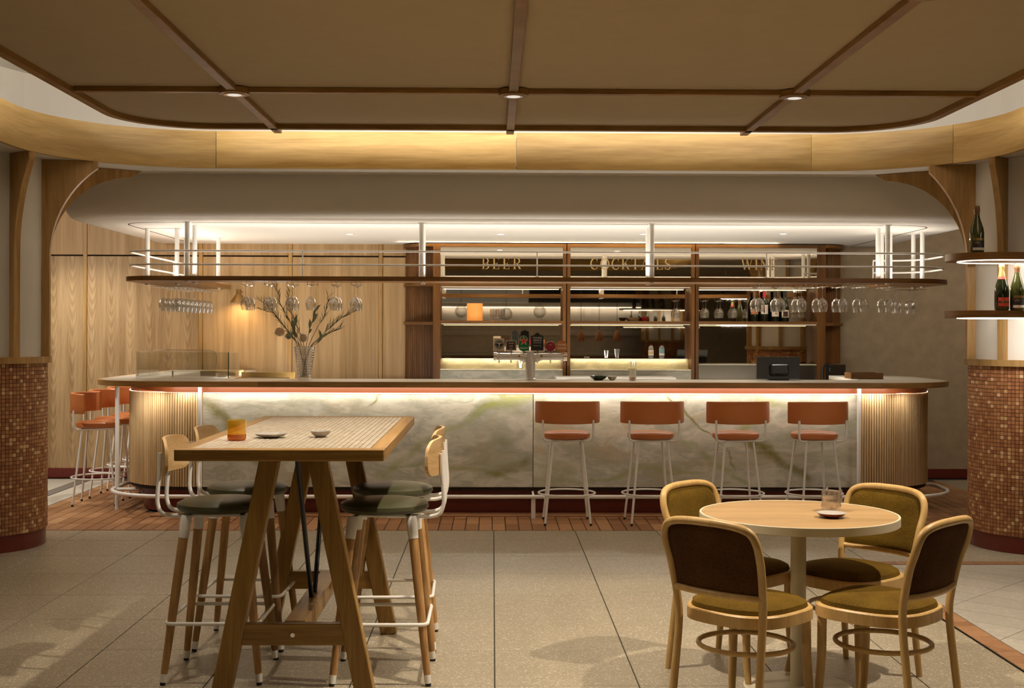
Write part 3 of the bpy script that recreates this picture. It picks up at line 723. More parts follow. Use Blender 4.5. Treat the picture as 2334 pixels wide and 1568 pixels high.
for x in (-4.055, -2.91, -2.02, -1.12):
    part('panel_batten', MB().box((x, 12.515, 1.365), (0.036, 0.05, 2.55), 0.002), M['timber_v'], tw)
struct('baseboard_left', MB().box((-3.6, 12.50, 0.0475), (5.4, 0.03, 0.095), 0.003), M['maroon'])
struct('baseboard_right', MB().box((4.9, 12.545, 0.0475), (3.6, 0.03, 0.095), 0.003), M['maroon'])

# bar soffit (rounded drop ceiling over the bar)
bx0, bx1, by0, bz = -3.42, 4.02, 9.40, 2.335
path = [(bx0, 12.545)] + list(arc(bx0 + 0.75, by0 + 0.75, 0.75, 180, 270, 14)) + list(arc(bx1 - 0.75, by0 + 0.75, 0.75, -90, 0, 14)) + [(bx1, 12.545)]
prof = [(0.0, 2.64), (0.0, 2.47), (0.014, 2.405), (0.045, 2.36), (0.09, 2.341), (0.14, bz)]
P = [Vector(p) for p in path]; vs = []; fs = []
for i, p in enumerate(P):
    t = (P[min(i + 1, len(P) - 1)] - P[max(i - 1, 0)]).normalized(); nn = Vector((-t.y, t.x))
    for off, z in prof: vs.append((p.x + nn.x * off, p.y + nn.y * off, z))
kk = len(prof)
for i in range(len(P) - 1):
    for j in range(kk - 1): fs.append((i * kk + j, (i + 1) * kk + j, (i + 1) * kk + j + 1, i * kk + j + 1))
sof = struct('ceiling_bar'); part('soffit_face', MB().add(vs, fs), M['plaster'], sof)
inner = [vs[i * kk + kk - 1][:2] for i in range(len(P))]
part('soffit_underside', MB().prism(inner, bz, bz + 0.02), M['plaster'], sof, smooth=False)
# shadow-gap groove line in the underside
gp = [(bx0 + 0.42, 12.5)] + list(arc(bx0 + 0.72, by0 + 0.66 + 0.30, 0.30, 180, 270, 8)) + list(arc(bx1 - 0.72, by0 + 0.66 + 0.30, 0.30, -90, 0, 8)) + [(bx1 - 0.42, 12.5)]
part('shadow_gap', MB().strip(gp, 0.0, 0.012, bz - 0.0015, bz + 0.001), M['gap'], sof, smooth=False)
for i, (px, yy) in enumerate(((-2.64, 11.9), (-1.28, 11.2), (0.07, 11.15), (1.33, 11.05), (2.55, 10.95))):
    nm = ['leftmost', 'second from left', 'middle', 'fourth from left', 'rightmost'][i]
    d = thing('soffit_downlight', '%s small lit downlight in the white soffit over the bar' % nm, 'downlight', (px, yy, bz))
    part('trim_ring', MB().lathe([(0.028, -0.003), (0.044, -0.003), (0.044, 0.0), (0.028, 0.0), (0.028, -0.003)], 24), M['white'], d)
    part('lens', MB().lathe([(0, -0.002), (0.028, -0.002), (0.028, -0.0005), (0, -0.0005)], 20), M['bulb'], d)
    spot('soffit_spot', (px, yy, bz - 0.03), (0, -0.35, -1), 34, 100, 0.6, SOFT)
spot('soffit_spot', (-4.0, 11.6, 2.55), (-0.05, 0.35, -1), 70, 100, 0.9, SOFT)
spot('soffit_spot', (-3.1, 11.3, bz - 0.03), (-0.2, -0.1, -1), 60, 110, 0.9, SOFT)

# table spots in the raft
spot('raft_spot', (0.113, 4.96, 2.78), (0, 0.02, -1), 215, 96, 0.35)
spot('raft_spot', (2.25, 4.98, 2.79), (-0.15, 0.02, -1), 225, 96, 0.35)
spot('raft_spot', (-1.452, 4.96, 2.78), (0.1, 0, -1), 55, 96, 0.35)
for x, p_ in ((-1.452, 26), (0.113, 20), (1.698, 24)):
    spot('raft_spot', (x, 7.03, 2.78), (0, 0.12, -1), p_, 118, 0.6)

# ================================================================== BAR
bar = thing('bar_counter_body', 'long curved bar front with onyx slabs, fluted timber ends and maroon plinth', 'bar', (0.31, 10.5, 0))
def L_(x, y): return (x - 0.31, y - 10.5)
bodyL, bodyR, yF = -3.03, 3.66, 9.93
# core
outl = [L_(bodyL + 0.02, 12.4)] + [L_(*p) for p in arc(bodyL + 0.62, yF + 0.62, 0.60, 180, 270, 12)] + [L_(*p) for p in arc(bodyR - 0.62, yF + 0.62, 0.60, -90, 0, 12)] + [L_(bodyR - 0.02, 11.2), L_(3.05, 11.2), L_(3.05, 10.42), L_(-2.42, 10.42), L_(-2.42, 12.4)]
part('carcass', MB().prism(outl, 0.20, 1.03), M['gap'], bar, smooth=False)
plth = [L_(bodyL + 0.12, 12.4)] + [L_(*p) for p in arc(bodyL + 0.62, yF + 0.63, 0.50, 180, 270, 12)] + [L_(*p) for p in arc(bodyR - 0.62, yF + 0.63, 0.50, -90, 0, 12)] + [L_(bodyR - 0.12, 11.1), L_(3.05, 11.1), L_(3.05, 10.42), L_(-2.42, 10.42), L_(-2.42, 12.4)]
part('plinth', MB().prism(plth, 0.012, 0.165), M['maroon'], bar)
pl2 = [L_(bodyL + 0.06, 12.4)] + [L_(*p) for p in arc(bodyL + 0.62, yF + 0.62, 0.56, 180, 270, 12)] + [L_(*p) for p in arc(bodyR - 0.62, yF + 0.62, 0.56, -90, 0, 12)] + [L_(bodyR - 0.06, 11.15)]
part('plinth_rail', MB().strip(pl2, 0.0, 0.04, 0.150, 0.225), M['maroon'], bar)
part('kerb_tiles', MB().box((0, 9.96 - 10.5, 0.008), (6.0, 0.17, 0.016), 0.003), M['brick'], bar, smooth=False)
part('onyx_slab', MB().box(((-2.293 + 0.322) / 2 - 0.31, yF + 0.012 - 10.5, 0.6035), (2.613, 0.02, 0.745), 0.002), M['onyx_a'], bar, smooth=False, label='left onyx slab with green and tan veins')
part('onyx_slab', MB().box(((2.909 + 0.326) / 2 - 0.31, yF + 0.012 - 10.5, 0.6035), (2.583, 0.02, 0.745), 0.002), M['onyx_b'], bar, smooth=False, label='right onyx slab with one dark green vein')
part('slab_edge', MB().box((2.915 - 0.31, yF - 10.5, 0.6035), (0.008, 0.03, 0.745)), M['maroon'], bar, smooth=False)
# terracotta reveal above, hiding the LED
rv = [L_(bodyL + 0.05, 12.4)] + [L_(*p) for p in arc(bodyL + 0.62, yF + 0.50, 0.57, 180, 270, 12)] + [L_(*p) for p in arc(bodyR - 0.62, yF + 0.50, 0.57, -90, 0, 12)] + [L_(bodyR - 0.05, 11.2)]
part('reveal_panel', MB().strip(rv, 0.0, 0.03, 0.982, 1.034), M['terracotta'], bar)
part('led_strip', MB().box((0, 9.905 - 10.5, 0.977), (5.18, 0.012, 0.006)), M['led'], bar, smooth=False)
for cpath in ([L_(bodyL + 0.012, 12.3)] + [L_(*p) for p in arc(bodyL + 0.62, yF + 0.62, 0.612, 180, 270, 14)] + [L_(-2.31, yF + 0.008)],
              [L_(2.93, yF + 0.008)] + [L_(*p) for p in arc(bodyR - 0.62, yF + 0.62, 0.612, -90, 0, 14)] + [L_(bodyR - 0.012, 11.1)]):
    part('led_strip', MB().tube([(p[0], p[1], 0.9800) for p in cpath], 0.003, 6), M['led'], bar)
# flutes
def flutes(path, name):
    mb = MB(); d = 0.0; P = [Vector(p) for p in path]; acc = 0.0; step = 0.0205; nxt = step / 2
    for i in range(len(P) - 1):
        seg = (P[i + 1] - P[i]); ln = seg.length
        while nxt <= acc + ln:
            p = P[i] + seg * ((nxt - acc) / ln); t = seg.normalized(); nn = Vector((t.y, -t.x)); r = 0.0087
            pr = [(-r, 0.0), (-r, 0.006)] + [(r * math.cos(R(a)), 0.006 + 0.010 * math.sin(R(a))) for a in (150, 120, 90, 60, 30)] + [(r, 0.006), (r, 0.0)]
            vs = [(*(p + t * a + nn * b), z) for z in (0.231, 0.976) for a, b in pr]; n = len(pr)
            mb.add(vs, [(j, j + 1, n + j + 1, n + j) for j in range(n - 1)] + [tuple(range(n)), tuple(range(2 * n - 1, n - 1, -1))]); nxt += step
        acc += ln
    o = part(name, mb, M['slat'], bar, kind='stuff'); return o
flutes([L_(bodyL + 0.02, 12.4)] + [L_(*p) for p in arc(bodyL + 0.62, yF + 0.62, 0.60, 180, 270, 20)] + [L_(-2.300, yF + 0.02)], 'fluted_slats')
flutes([L_(2.925, yF + 0.02)] + [L_(*p) for p in arc(bodyR - 0.62, yF + 0.62, 0.60, -90, 0, 20)] + [L_(bodyR - 0.02, 11.2)], 'fluted_slats')

# worktop
cl, cr, cf = -3.20, 3.74, 9.62
top = thing('worktop', 'pale stone bar top with jointed timber edge running the full bar', 'worktop', (0.31, 10.5, 1.078))
outp = [(cl, 12.45)] + arc(cl + 0.66, cf + 0.66, 0.66, 180, 270, 18) + arc(cr - 0.70, cf + 0.70, 0.70, -90, 0, 18) + [(cr, 11.0)] + arc(cr - 0.3, 11.0, 0.3, 0, 90, 6)
inn = [(3.05, 11.3), (3.05, 10.24), (-2.35, 10.24), (-2.35, 12.45)]
def off(path, d):
    P = [Vector(p) for p in path]; o = []
    for i, p in enumerate(P):
        t = (P[min(i + 1, len(P) - 1)] - P[max(i - 1, 0)]).normalized(); o.append((p.x - t.y * d, p.y + t.x * d))
    return o
o2 = off(outp, 0.032)
part('stone_slab', MB().prism([L_(*p) for p in o2 + inn], -0.030, 0.0), M['terrazzo'], top, smooth=False)
# edge boards between seam x positions
def seg_between(path, f0, f1):
    P = [Vector(p) for p in path]; ls = [0]
    for i in range(len(P) - 1): ls.append(ls[-1] + (P[i + 1] - P[i]).length)
    def at(s):
        for i in range(len(P) - 1):
            if ls[i + 1] >= s: return P[i] + (P[i + 1] - P[i]) * ((s - ls[i]) / max(1e-9, ls[i + 1] - ls[i]))
        return P[-1]
    f0 = max(0, f0); f1 = min(ls[-1], f1)
    return [tuple(at(f0))] + [tuple(P[i]) for i in range(len(P)) if f0 + 1e-4 < ls[i] < f1 - 1e-4] + [tuple(at(f1))], ls[-1]
_, tot = seg_between(outp, 0, 1)
s_corner = (12.45 - (cf + 0.66)) + 0.66 * PI / 2      # arc length at x = cl+.66 on the front line
def s_at(x): return s_corner + (x - (cl + 0.66))
seams = [0, 1.2, s_at(-2.66), s_at(-1.80), s_at(0.30), s_at(3.02), tot]
for a, b in zip(seams[:-1], seams[1:]):
    pth, _ = seg_between(outp, a + 0.0008, b - 0.0008)
    part('edge_board', MB().strip([L_(*p) for p in pth], 0.0, 0.032, -0.043, -0.0005), M['edge'], top)
part('underside', MB().prism([L_(*p) for p in off(outp, 0.030) + inn], -0.043, -0.031), M['edge'], top, smooth=False)

# foot rail
rail = thing('foot_rail', 'white tubular foot rail with upright posts along the bar front', 'rail', (0.31, 10.0, 0))
def RL(x, y, z): return (x - 0.31, y - 10.0, z)
rp_ = [RL(-2.94, 10.62, .175), RL(-3.10, 10.62, .175)] + [RL(p[0], p[1], .175) for p in arc(-3.06, 10.55, 0.06, 100, 180, 4)]
rp_ = [RL(-2.90, 10.30, .175), RL(-3.02, 10.34, .175)]
fr = [RL(-2.88, 10.75, .175)] + [RL(p[0], p[1], .175) for p in arc(-2.98, 10.62, 0.12, 90, 180, 5)] + [RL(p[0], p[1], .175) for p in arc(-2.55, 10.33, 0.55, 190, 270, 10)]
fr += [RL(3.10, 9.78, .175)] + [RL(p[0], p[1], .175) for p in arc(3.20, 10.33, 0.55, -75, 0, 8)] + [RL(3.76, 10.50, .175)] + [RL(p[0], p[1], .175) for p in arc(3.66, 10.50, 0.10, 0, 90, 4)] + [RL(3.52, 10.62, .175)]
part('rail', MB().tube(fr, 0.0155, 10), M['white'], rail)
for x, y in ((-3.07, 10.28), ):
    part('post', MB().tube([RL(x, y, 0.0), RL(x, y, 1.034)], 0.0175, 12), M['white'], rail)
for x in (-2.28, 2.88):
    part('post', MB().tube([RL(x, 9.78, 0.16), RL(x, 9.78, 1.034)], 0.0175, 12), M['white'], rail)
for x in (0.322, ):
    part('post', MB().tube([RL(x, 9.80, 0.004), RL(x, 9.80, 0.175)], 0.0175, 12), M['white'], rail)
for x in (-2.28, 0.322, 2.88):
    part('bracket', MB().tube([RL(x, 9.78, 0.178), RL(x, 9.90, 0.190), RL(x, 9.985, 0.190)], 0.009, 8), M['white'], rail)
part('bracket', MB().tube([RL(-3.05, 10.22, 0.175), RL(-2.80, 10.27, 0.172)], 0.014, 8), M['white'], rail)

# ================================================================== OVERHEAD SHELF
oh = thing('overhead_shelf', 'long walnut shelf with white rails hung on white posts above the bar', 'hanging shelf', (0.4, 10.5, 1.866))
def OL(p): return (p[0] - 0.4, p[1] - 10.5)
o_out = [(-2.98, 12.0)] + arc(-2.98 + 0.30, 9.95 + 0.30, 0.30, 180, 270, 10) + arc(3.78 - 0.48, 9.95 + 0.48, 0.48, -90, 0, 14) + arc(3.78 - 0.28, 10.80, 0.28, 0, 90, 8)
o_in = [(3.33, 11.08), (3.33, 10.6)] + list(reversed(arc(3.13, 10.55, 0.2, -90, 0, 5))) + [(-2.38, 10.35), (-2.50, 10.47), (-2.50, 11.95)] + arc(-2.62, 11.98, 0.12, 0, 90, 4)[1:] 
part('shelf_board', MB().prism([OL(p) for p in o_out + o_in], 0.0, 0.036), M['walnut'], oh, smooth=False)
for z in (0.129, 0.237):
    pth = [(-2.95, 12.0), (-2.95, 10.27)] + arc(-2.95 + 0.27, 9.98 + 0.27, 0.27, 180, 270, 8) + arc(3.75 - 0.45, 9.98 + 0.45, 0.45, -90, 0, 12) + arc(3.75 - 0.28, 10.72, 0.28, 0, 90, 8) + [(3.36, 11.0)]
    part('guard_rail', MB().tube([(*OL(p), z) for p in pth], 0.0075, 8), M['white'], oh)
for x, y in ((-1.515, 9.98), (0.353, 9.98), (2.19, 9.98), (-2.95, 11.6), (3.36, 11.0)):
    part('baluster', MB().tube([(*OL((x, y)), 0.036), (*OL((x, y)), 0.239)], 0.0055, 8).lathe([(0, .036), (.018, .036), (.018, .040), (0, .040)], 12, (*OL((x, y)), 0)), M['white'], oh)
hang = [((-2.44, 10.02), (-2.44, 10.27)), ((-0.573, 10.02), (-0.573, 10.27)), ((1.275, 10.02), (1.275, 10.27)), ((3.18, 10.03), (3.18, 10.28)),
        ((-2.93, 10.65), (-2.68, 10.65)), ((-2.86, 11.7), (-2.56, 11.7)), ((3.42, 10.72), (3.42, 10.95)), ((3.70, 10.72), (3.70, 10.95))]
for a, b in hang:
    for p in (a, b):
        x, y = OL(p); part('hanger_post', MB().tube([(x, y, -0.012), (x, y, bz - 1.866)], 0.0195, 14), M['white'], oh)
    (xa, ya), (xb, yb) = OL(a), OL(b)
    part('ceiling_plate', MB().box(((xa + xb) / 2, (ya + yb) / 2, bz - 1.866 - 0.003), (abs(xa - xb) + 0.05, abs(ya - yb) + 0.05, 0.005)), M['white'], oh, smooth=False)
racks = [(x, 10.15, 0) for x in (-1.98, -1.80, -1.622, -1.46, -1.27, -1.107, 2.151, 2.317, 2.49, 2.66, 2.825, 2.994, 3.2)] + [(-2.72, 10.6 + 0.155 * k, 1) for k in range(9)] + [(3.52, 10.58, 1), (3.52, 10.76, 1)]
for x, y, m_ in racks:
    mb = MB(); cx, cy2 = OL((x, y))
    for s_ in (-0.018, 0.018):
        if m_ == 0: mb.tube([(cx + s_, cy2 - 0.17, 0.0), (cx + s_, cy2 - 0.17, -0.030), (cx + s_, cy2 + 0.17, -0.030), (cx + s_, cy2 + 0.17, 0.0)], 0.0018, 5)
        else: mb.tube([(cx - 0.16, cy2 + s_, 0.0), (cx - 0.16, cy2 + s_, -0.030), (cx + 0.16, cy2 + s_, -0.030), (cx + 0.16, cy2 + s_, 0.0)], 0.0018, 5)
    if m_ == 0: mb.tube([(cx - 0.018, cy2 + 0.0, 0.0), (cx + 0.07, cy2 - 0.17, 0.0), (cx + 0.07, cy2 - 0.17, -0.03), (cx - 0.018, cy2 - 0.17, -0.03)], 0.0018, 5)
    part('glass_rack', mb, M['chrome'], oh)

def wine_glass(label, loc_, grp):
    # hangs upside down: origin at the foot, bowl mouth 0.205 below
    g_ = thing('wine_glass', label, 'wine glass', loc_, random.random(), grp)
    H = 0.205
    prof = [(0.0, 0.0), (0.033, -0.0005), (0.034, -0.003), (0.018, -0.007), (0.0055, -0.014), (0.0036, -0.03), (0.0036, -0.080), (0.006, -0.092),
            (0.022, -0.104), (0.035, -0.122), (0.0415, -0.145), (0.0405, -0.170), (0.0335, -H), (0.0322, -H), (0.0392, -0.170), (0.0400, -0.146), (0.0335, -0.125), (0.020, -0.108), (0.0, -0.099)]
    part('glass', MB().lathe(prof, 24), M['glass'], g_)
    return g_
pos = []
for i, x in enumerate((-1.98, -1.80, -1.622, -1.46, -1.27, -1.107)): pos += [(x, 10.05, 'l', i), (x, 10.24, 'l', i)]
pos = [p for p in pos if not (p[3] == 3 and p[1] > 10.2)]
for i, x in enumerate((2.151, 2.317, 2.49, 2.66, 2.825, 2.994, 3.2)): pos += [(x, 10.05, 'r', i), (x, 10.24, 'r', i)]
for k in range(9):
    for q, dx in enumerate((-0.06, 0.05)): pos.append((-2.72 + dx, 10.6 + 0.155 * k, 's', 2 * k + q))
for q, (x, y) in enumerate(((3.44, 10.58), (3.55, 10.58), (3.48, 10.76), (3.60, 10.76))): pos.append((x, y, 'e', q))
ordn = ['first', 'second', 'third', 'fourth', 'fifth', 'sixth', 'seventh']
g0 = None
for x, y, kd, i in pos:
    fb = 'front' if y < 10.1 else 'back'
    lab = {'l': 'hanging wine glass, %s glass of the %s rack left of the flower vase side counted from the left' % (fb, ordn[i % 7]),
           'r': 'hanging wine glass, %s one on the %s rack right of the monitor side' % (fb, ordn[i % 7]),
           's': 'hanging wine glass, %s of row %s from the front under the left shelf return' % (('left one', 'right one')[i % 2], ['one', 'two', 'three', 'four', 'five', 'six', 'seven', 'eight', 'nine'][i // 2]),
           'e': 'hanging wine glass, %s of the small cluster under the right shelf end' % ('front left', 'front right', 'back left', 'back right')[i % 4]}[kd]
    if kd == 'l': lab = 'hanging wine glass, %s one on the %s rack from the left near the vase' % (fb, ordn[i])
    grp = {'l': 'wine glasses hung above the vase', 'r': 'wine glasses hung above the monitor', 's': 'wine glasses clustered under the left return', 'e': 'wine glasses clustered under the right end'}[kd]
    z = 1.866 - 0.0275
    if g0 is None: g0 = wine_glass(lab, (x, y, z), grp)
    else: dup(g0, (x, y, z), random.random() * 6, lab, grp)

# ================================================================== BACK BAR CABINET
cb = thing('back_bar_cabinet', 'tall timber back bar cabinet with mirrors, lit shelves and gold lettering', 'cabinet', (0.9, 12.3, 0))
def CX(px): return (px - 1167) / 233.6 + 0.188 - 0.9
def CZ(py): return 1.47 + (755 + 2 - py) / 233.6
YC = 12.2 - 12.3; YM = 12.42 - 12.3
x_st = [(987, 1003), (1283, 1290.5), (1292.5, 1300), (1577, 1584.5), (1586.5, 1594), (1867, 1885)]
for a, b in x_st:
    part('stile', MB().box(((CX(a) + CX(b)) / 2, YC + 0.15, (CZ(557) + 0.0) / 2), (CX(b) - CX(a), 0.30, CZ(557)), 0.002), M['walnut_v'], cb, smooth=False)
for a, b in ((1290.5, 1292.5), (1584.5, 1586.5)):
    part('shadow_gap', MB().box(((CX(a) + CX(b)) / 2, YC + 0.16, CZ(557) / 2), (CX(b) - CX(a), 0.28, CZ(557) - .01)), M['gap'], cb, smooth=False)
bays = [(1003, 1283), (1300, 1577), (1594, 1867)]
part('back_panel', MB().box(((CX(987) + CX(1885)) / 2, YM + 0.03, CZ(557) / 2), (CX(1885) - CX(987), 0.03, CZ(557) - 0.02)), M['walnut_v'], cb, smooth=False)
for n, (a, b) in enumerate(bays):
    xc = (CX(a) + CX(b)) / 2; w_ = CX(b) - CX(a)
    part('top_rail', MB().box((xc, YC + 0.15, (CZ(557) + CZ(565)) / 2), (w_, 0.30, CZ(557) - CZ(565))), M['walnut'], cb, smooth=False)
    part('transom_rail', MB().box((xc, YC + 0.15, (CZ(634) + CZ(655)) / 2), (w_, 0.30, CZ(634) - CZ(655))), M['walnut'], cb, smooth=False)
    tr_ = part('transom_mirror', MB().box((xc, YC + 0.03, (CZ(565) + CZ(634)) / 2), (w_, 0.012, CZ(565) - CZ(634))), M['mirror'], cb, smooth=False)
    part('mid_shelf', MB().box((xc, YC + 0.14, (CZ(733) + CZ(739.5)) / 2), (w_, 0.28, CZ(733) - CZ(739.5)), 0.002), M['walnut'], cb, smooth=False)
    zb = CZ(819) if n < 2 else CZ(831)
    part('mirror', MB().box((xc, YM, (CZ(655) + zb) / 2), (w_ - 0.001, 0.012, CZ(655) - zb)), M['mirror'], cb, smooth=False)
    # LED at the top of the opening and under the shelf
    for zz, nm in ((CZ(655) - 0.004, 1), (CZ(739.5) - 0.004, 0)):
        part('led_strip', MB().box((xc, YC + 0.03, zz), (w_ - 0.02, 0.008, 0.006)), M['ledg'], cb, smooth=False)
        area('cabinet_light', (0.9 + xc, 12.3 + YC + 0.035, zz - 0.010), w_ - 0.04, 0.012, (0, 0.45, -1), 0.5 if nm else 0.12, (1.0, 0.76, 0.46))
    if n < 2:
        part('stone_riser', MB().box((xc, YC + 0.22, (CZ(819) + CZ(843)) / 2), (w_, 0.02, CZ(819) - CZ(843))), M['onyx_c'], cb, smooth=False, label='backlit yellow onyx riser')
        part('stone_ledge', MB().box((xc, YC + 0.255, CZ(819) - 0.006), (w_, 0.09, 0.012)), M['onyx_c'], cb, smooth=False)
        part('stone_shelf', MB().box((xc, YC + 0.12, CZ(843) - 0.008), (w_, 0.22, 0.016)), M['onyx_c'], cb, smooth=False)
        part('stone_front', MB().box((xc, YC + 0.02, (CZ(845) + 0.9) / 2 - 0.01), (w_, 0.02, CZ(845) - 0.9)), M['onyx_a'], cb, smooth=False)
        part('led_strip', MB().box((xc, YC + 0.206, CZ(820.5)), (w_ - 0.01, 0.008, 0.005)), M['ledg'], cb, smooth=False)
        part('led_strip', MB().box((xc, YC + 0.008, CZ(844.5)), (w_ - 0.01, 0.006, 0.004)), M['ledg'], cb, smooth=False)
        area('cabinet_light', (0.9 + xc, 12.3 + YC + 0.19, CZ(820.5) - 0.002), w_ - 0.04, 0.012, (0, 0.25, -1), 0.7, (1.0, 0.80, 0.50))
    else:
        part('splashback', MB().box((xc + 0.15, YC + 0.10, (CZ(832) + 0.9) / 2), (w_ + 0.30, 0.012, CZ(832) - 0.9)), M['steel'], cb, smooth=False)
        part('ledge', MB().box((xc, YC + 0.12, CZ(831) - 0.004), (w_, 0.14, 0.010)), M['cream'], cb, smooth=False)
# curved fluted timber wings with small shelves at either end
for (xa, xb, sgn, nm) in ((CX(915), CX(987), -1, 'left'), (CX(1885), CX(1941), 1, 'right')):
    cx_ = xb if sgn < 0 else xa; r = abs(xb - xa)
    a0, a1 = (180, 270) if sgn < 0 else (270, 360)
    arc_in = arc(cx_, YC + 0.30, r - 0.03, a0, a1, 16) if False else [(cx_ + sgn * (r - 0.02) * math.sin(R(t)), YC + 0.29 - 0.10 * math.cos(R(t))) for t in range(0, 91, 6)]
    zlo = 0.0 if sgn < 0 else CZ(830)
    mb = MB()
    n_s = 15
    for i in range(n_s):
        t0 = R(90 * (i + 0.04) / n_s); t1 = R(90 * (i + 0.96) / n_s)
        q = [(cx_ + sgn * (r - 0.02) * math.sin(t), YC + 0.29 - 0.10 * math.cos(t)) for t in (t0, t1)]
        p = [(x_ , y_ - 0.008) for x_, y_ in q]
        mb.prism([q[0], q[1], p[1], p[0]], zlo, CZ(562))
    part('fluted_wing', mb, M['walnut_v'], cb, kind='stuff', smooth=False, label='curved fluted wing at the %s end' % nm)
    for zz, th_ in ((CZ(557), 0.03), (CZ(648), 0.028), (CZ(736), 0.028)):
        poly = [(cx_, YC + 0.30), (cx_, YC)] + [(cx_ + sgn * r * math.sin(R(t)), YC + 0.30 - 0.30 * math.cos(R(t))) for t in range(6, 91, 6)]
        part('wing_shelf', MB().prism(poly, zz - th_, zz), M['walnut'], cb)
part('upper_box', MB().box((CX(934), YC + 0.28, CZ(600)), (0.16, 0.02, 0.35)), M['walnut_v'], cb, smooth=False) if False else None

# serif capitals made of tapering ribbons
def ribbon(mb, pts, ws):
    k = len(pts); L1 = []; L2 = []
    for i in range(k):
        a = Vector(pts[max(i - 1, 0)]); b = Vector(pts[min(i + 1, k - 1)]); t = (b - a).normalized(); n_ = Vector((-t.y, t.x)); p = Vector(pts[i]); w_ = ws[i] / 2
        L1.append(p + n_ * w_); L2.append(p - n_ * w_)
    for i in range(k - 1):
        q = [L1[i], L1[i + 1], L2[i + 1], L2[i]]
        mb.prism([tuple(v_) for v_ in q], -0.002, 0.002, axis='y')
def ell(cx, cz, rx, rz, a0, a1, n=14): return [(cx + rx * math.cos(R(a0 + (a1 - a0) * i / n)), cz + rz * math.sin(R(a0 + (a1 - a0) * i / n))) for i in range(n + 1)]
TK, TN = 0.125, 0.035
def st(x, z0=0, z1=1, w_=TK): return ([(x, z0), (x, z1)], [w_, w_])
def sf(x, z, w_=0.28): return ([(x - w_ / 2, z), (x + w_ / 2, z)], [TN, TN])
def cw(pts, a=TN, b=TK, ph=0): n = len(pts); return (pts, [a + (b - a) * math.sin(PI * i / (n - 1)) ** 1.2 for i in range(n)])
LET = {
 'B': (0.66, [st(.14), sf(.14, .98, .26), sf(.14, .02, .26), ([(.14, .98), (.34, .98)], [TN, TN]), cw(ell(.32, .75, .24, .235, 90, -90)), ([(.14, .515), (.36, .515)], [TN, TN]), cw(ell(.34, .265, .27, .25, 90, -90)), ([(.14, .02), (.36, .02)], [TN, TN])]),
 'E': (0.62, [st(.14), sf(.14, .98, .26), ([(.14, .98), (.54, .98)], [TN, TN]), ([(.14, .5), (.42, .5)], [TN, TN]), ([(.02, .02), (.56, .02)], [TN, TN]), ([(.54, 1.0), (.54, .80)], [.05, .01]), ([(.57, 0.0), (.57, .24)], [.06, .01]), ([(.42, .38), (.42, .62)], [.03, .03])]),
 'R': (0.72, [st(.14), sf(.14, .98, .26), sf(.14, .02, .26), cw(ell(.34, .75, .24, .235, 90, -90)), ([(.14, .98), (.36, .98)], [TN, TN]), ([(.14, .515), (.36, .515)], [TN, TN]), ([(.36, .51), (.64, .02)], [.10, .13]), sf(.66, .02, .16)]),
 'C': (0.78, [cw(ell(.42, .5, .34, .49, 52, 308, 22)), ([(.64, .72), (.66, .98)], [.02, .05]), ([(.64, .28), (.66, .08)], [.02, .05])]),
 'O': (0.86, [cw(ell(.43, .5, .36, .49, 90, 270, 18)), cw(ell(.43, .5, .36, .49, 90, -90, 18))]),
 'K': (0.76, [st(.14), sf(.14, .98, .26), sf(.14, .02, .26), ([(.20, .42), (.60, .98)], [TN, TN]), sf(.60, .98, .2), ([(.34, .60), (.64, .02)], [.12, .12]), sf(.66, .02, .22)]),
 'T': (0.70, [st(.35), sf(.35, .02, .26), ([(.02, .98), (.68, .98)], [TN, TN]), ([(.03, 1.0), (.03, .78)], [.05, .01]), ([(.67, 1.0), (.67, .78)], [.05, .01])]),
 'A': (0.76, [([(.10, .02), (.38, 1.0)], [TN, TN]), ([(.64, .02), (.38, 1.0)], [TK, TK]), ([(.20, .34), (.54, .34)], [TN, TN]), sf(.10, .02, .2), sf(.65, .02, .26)]),
 'I': (0.34, [st(.17), sf(.17, .98, .28), sf(.17, .02, .28)]),
 'L': (0.62, [st(.14), sf(.14, .98, .26), ([(.02, .02), (.56, .02)], [TN, TN]), ([(.57, 0.0), (.57, .26)], [.06, .01])]),
 'S': (0.58, [cw(ell(.29, .74, .19, .24, 40, 250, 14) + ell(.29, .26, .21, .25, 80, -140, 14), .04, .12), ([(.47, .78), (.48, .98)], [.02, .05]), ([(.08, .24), (.08, .04)], [.02, .05])]),
 'W': (1.04, [([(.08, .98), (.32, .02)], [TK, TK]), ([(.32, .02), (.52, .98)], [TN, TN]), ([(.50, .98), (.74, .02)], [TK, TK]), ([(.74, .02), (.94, .98)], [TN, TN]), sf(.08, .98, .24), sf(.5, .98, .2), sf(.94, .98, .2)]),
 'N': (0.84, [([(.14, .02), (.14, .98)], [TN, TN]), ([(.12, .98), (.68, .02)], [TK, TK]), ([(.70, 0), (.70, .98)], [TN, TN]), sf(.14, .02, .22), sf(.10, .98, .16), sf(.70, .98, .24)])}
for word, pa, pb in (('BEER', 1098, 1187), ('COCKTAILS', 1345, 1530), ('WINE', 1692, 1775)):
    H = CZ(590) - CZ(615); tw_ = sum(LET[c][0] for c in word); wid = CX(pb) - CX(pa); gap = (wid - tw_ * H) / max(1, len(word) - 1); xs = 1.0
    if gap < 0: xs = wid / (tw_ * H); gap = 0
    x = CX(pa)
    for c in word:
        mb = MB()
        for pts, ws in LET[c][1]: ribbon(mb, pts, ws)
        o = part('letter', mb, M['gold'], cb, smooth=False, loc=(x, YC + 0.021, CZ(615))); o.scale = (H * xs, 1, H)
        x += LET[c][0] * H * xs + gap

